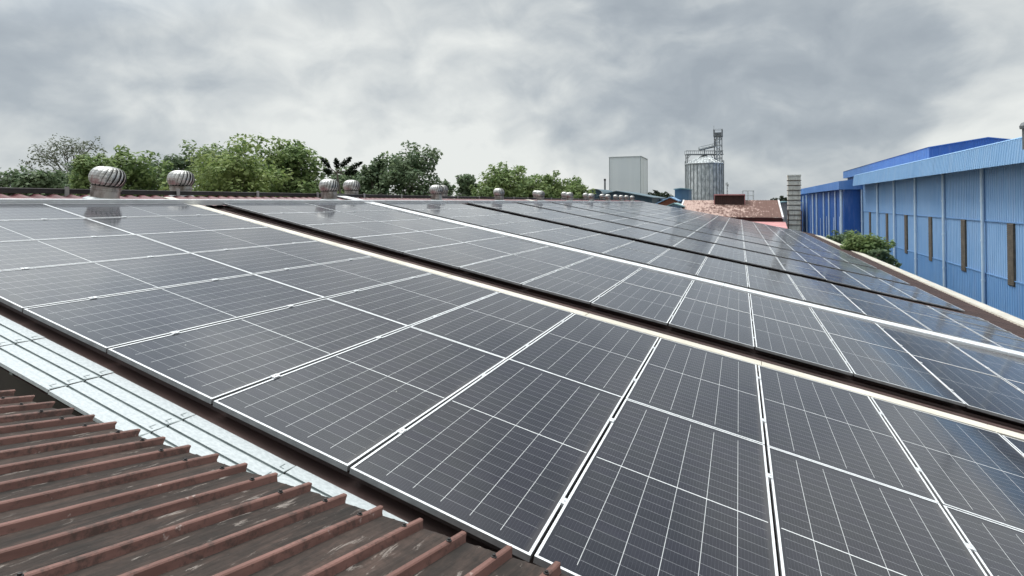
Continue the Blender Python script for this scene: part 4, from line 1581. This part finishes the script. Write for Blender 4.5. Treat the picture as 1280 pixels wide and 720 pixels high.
tree_px('broadleaf_tree', 'dark low filler tree between the largest and second ventilators', 140, 62, 206, 120, 'leaf_dark', 31, n=3600, nclump=34, crown_from=0.45)
tree_px('broadleaf_tree', 'dark low tree closing the gap between the paddle leaved tree and the rounded tree', 447, 62, 211, 60, 'leaf_dark', 33, n=2600, nclump=26, crown_from=0.45)
tree_px('broadleaf_tree', 'dark low tree below the airy tree and left of the largest ventilator', 92, 60, 212, 60, 'leaf_dark', 34, n=2600, nclump=26, crown_from=0.45)
tree_px('broadleaf_tree', 'dark low tree under the bright bushy tree group', 335, 64, 204, 120, 'leaf_dark', 32, n=3600, nclump=34, crown_from=0.45)

# tree with paddle shaped leaf clusters
p = at_d(426, 47)
pt = thing('paddle_leaved_tree', 'slender tree with dark paddle shaped leaf clusters on spreading stalks', 'tree', (p.x, p.y, 0), group='trees behind the ridge')
rnd = random.Random(77)
tk = MB()
lm = MB()


def lp(px, py, dd=0.0):
    q = at_d(px, 47 + dd, py)
    return Vector((q.x - p.x, q.y - p.y, q.z))


hub = lp(421, 216)
tk.tube([(0, 0, 0), lp(425, 240), hub], [0.16, 0.11, 0.07], 7)
for (a, b) in (((402, 197.5), (411, 208)), ((419.5, 198.5), (421.5, 209)), ((438.5, 197), (426.5, 207)), ((452, 203), (438, 211)), ((405, 213), (414, 216)), ((446, 214), (432, 217))):
    A_, B_ = lp(*a), lp(*b)
    tk.tube([hub, hub.lerp(B_, 0.6) + Vector((0, 0, -0.05)), B_, A_], [0.06, 0.045, 0.03, 0.01], 5, caps=False)
    for q in range(260):
        u = rnd.random()
        c = B_.lerp(A_, u)
        w_ = 0.24 * math.sin(math.pi * min(0.15 + 0.8 * u, 1)) + 0.05
        dv = Vector((rnd.gauss(0, 1), rnd.gauss(0, 1), rnd.gauss(0, 1))).normalized() * w_ * rnd.random() ** 0.5
        s = rnd.uniform(0.08, 0.15)
        nrm = Vector((rnd.gauss(0, .7), rnd.gauss(0, .7), 1)).normalized()
        u_ = nrm.cross(Vector((rnd.gauss(0, 1), rnd.gauss(0, 1), 0.1))).normalized()
        v_ = nrm.cross(u_)
        c = c + dv
        lm.face([c - u_ * s, c + v_ * s * .5, c + u_ * s, c - v_ * s * .5])
tk.build('trunk', 'bark', pt)
lm.build('crown', 'leaf_deep', pt)

# bushes between the eave and the blue warehouse
def bush(label, px, py, depth, wpx, hz, leaf, seed, n, size=0.13, **kw):
    q = at_d(px, depth, py)
    th = make_tree('bushy_tree', label, (q.x, q.y, 0), q.z, wpx / F_PX * depth, leaf, seed, n=n, size=size, crown_from=0.5, group='bushy trees beside the blue warehouse', trunk_r=0.1, **kw)
    return th


bush('leafy green young tree poking up beyond the gutter, the fuller one', 1080, 295, 36, 46, 0, 'leaf_mid', 41, 5200, nclump=30, gaps=0.2)
bush('smaller wispy green tree beside the fuller one near the royal blue wall', 1049, 293, 48, 34, 0, 'leaf_dark', 42, 2200, nclump=18)
bush('low blue green shrub crown at the right foot of the fuller young tree', 1100, 311, 33, 26, 0, 'leaf_dark', 43, 1500, nclump=14)
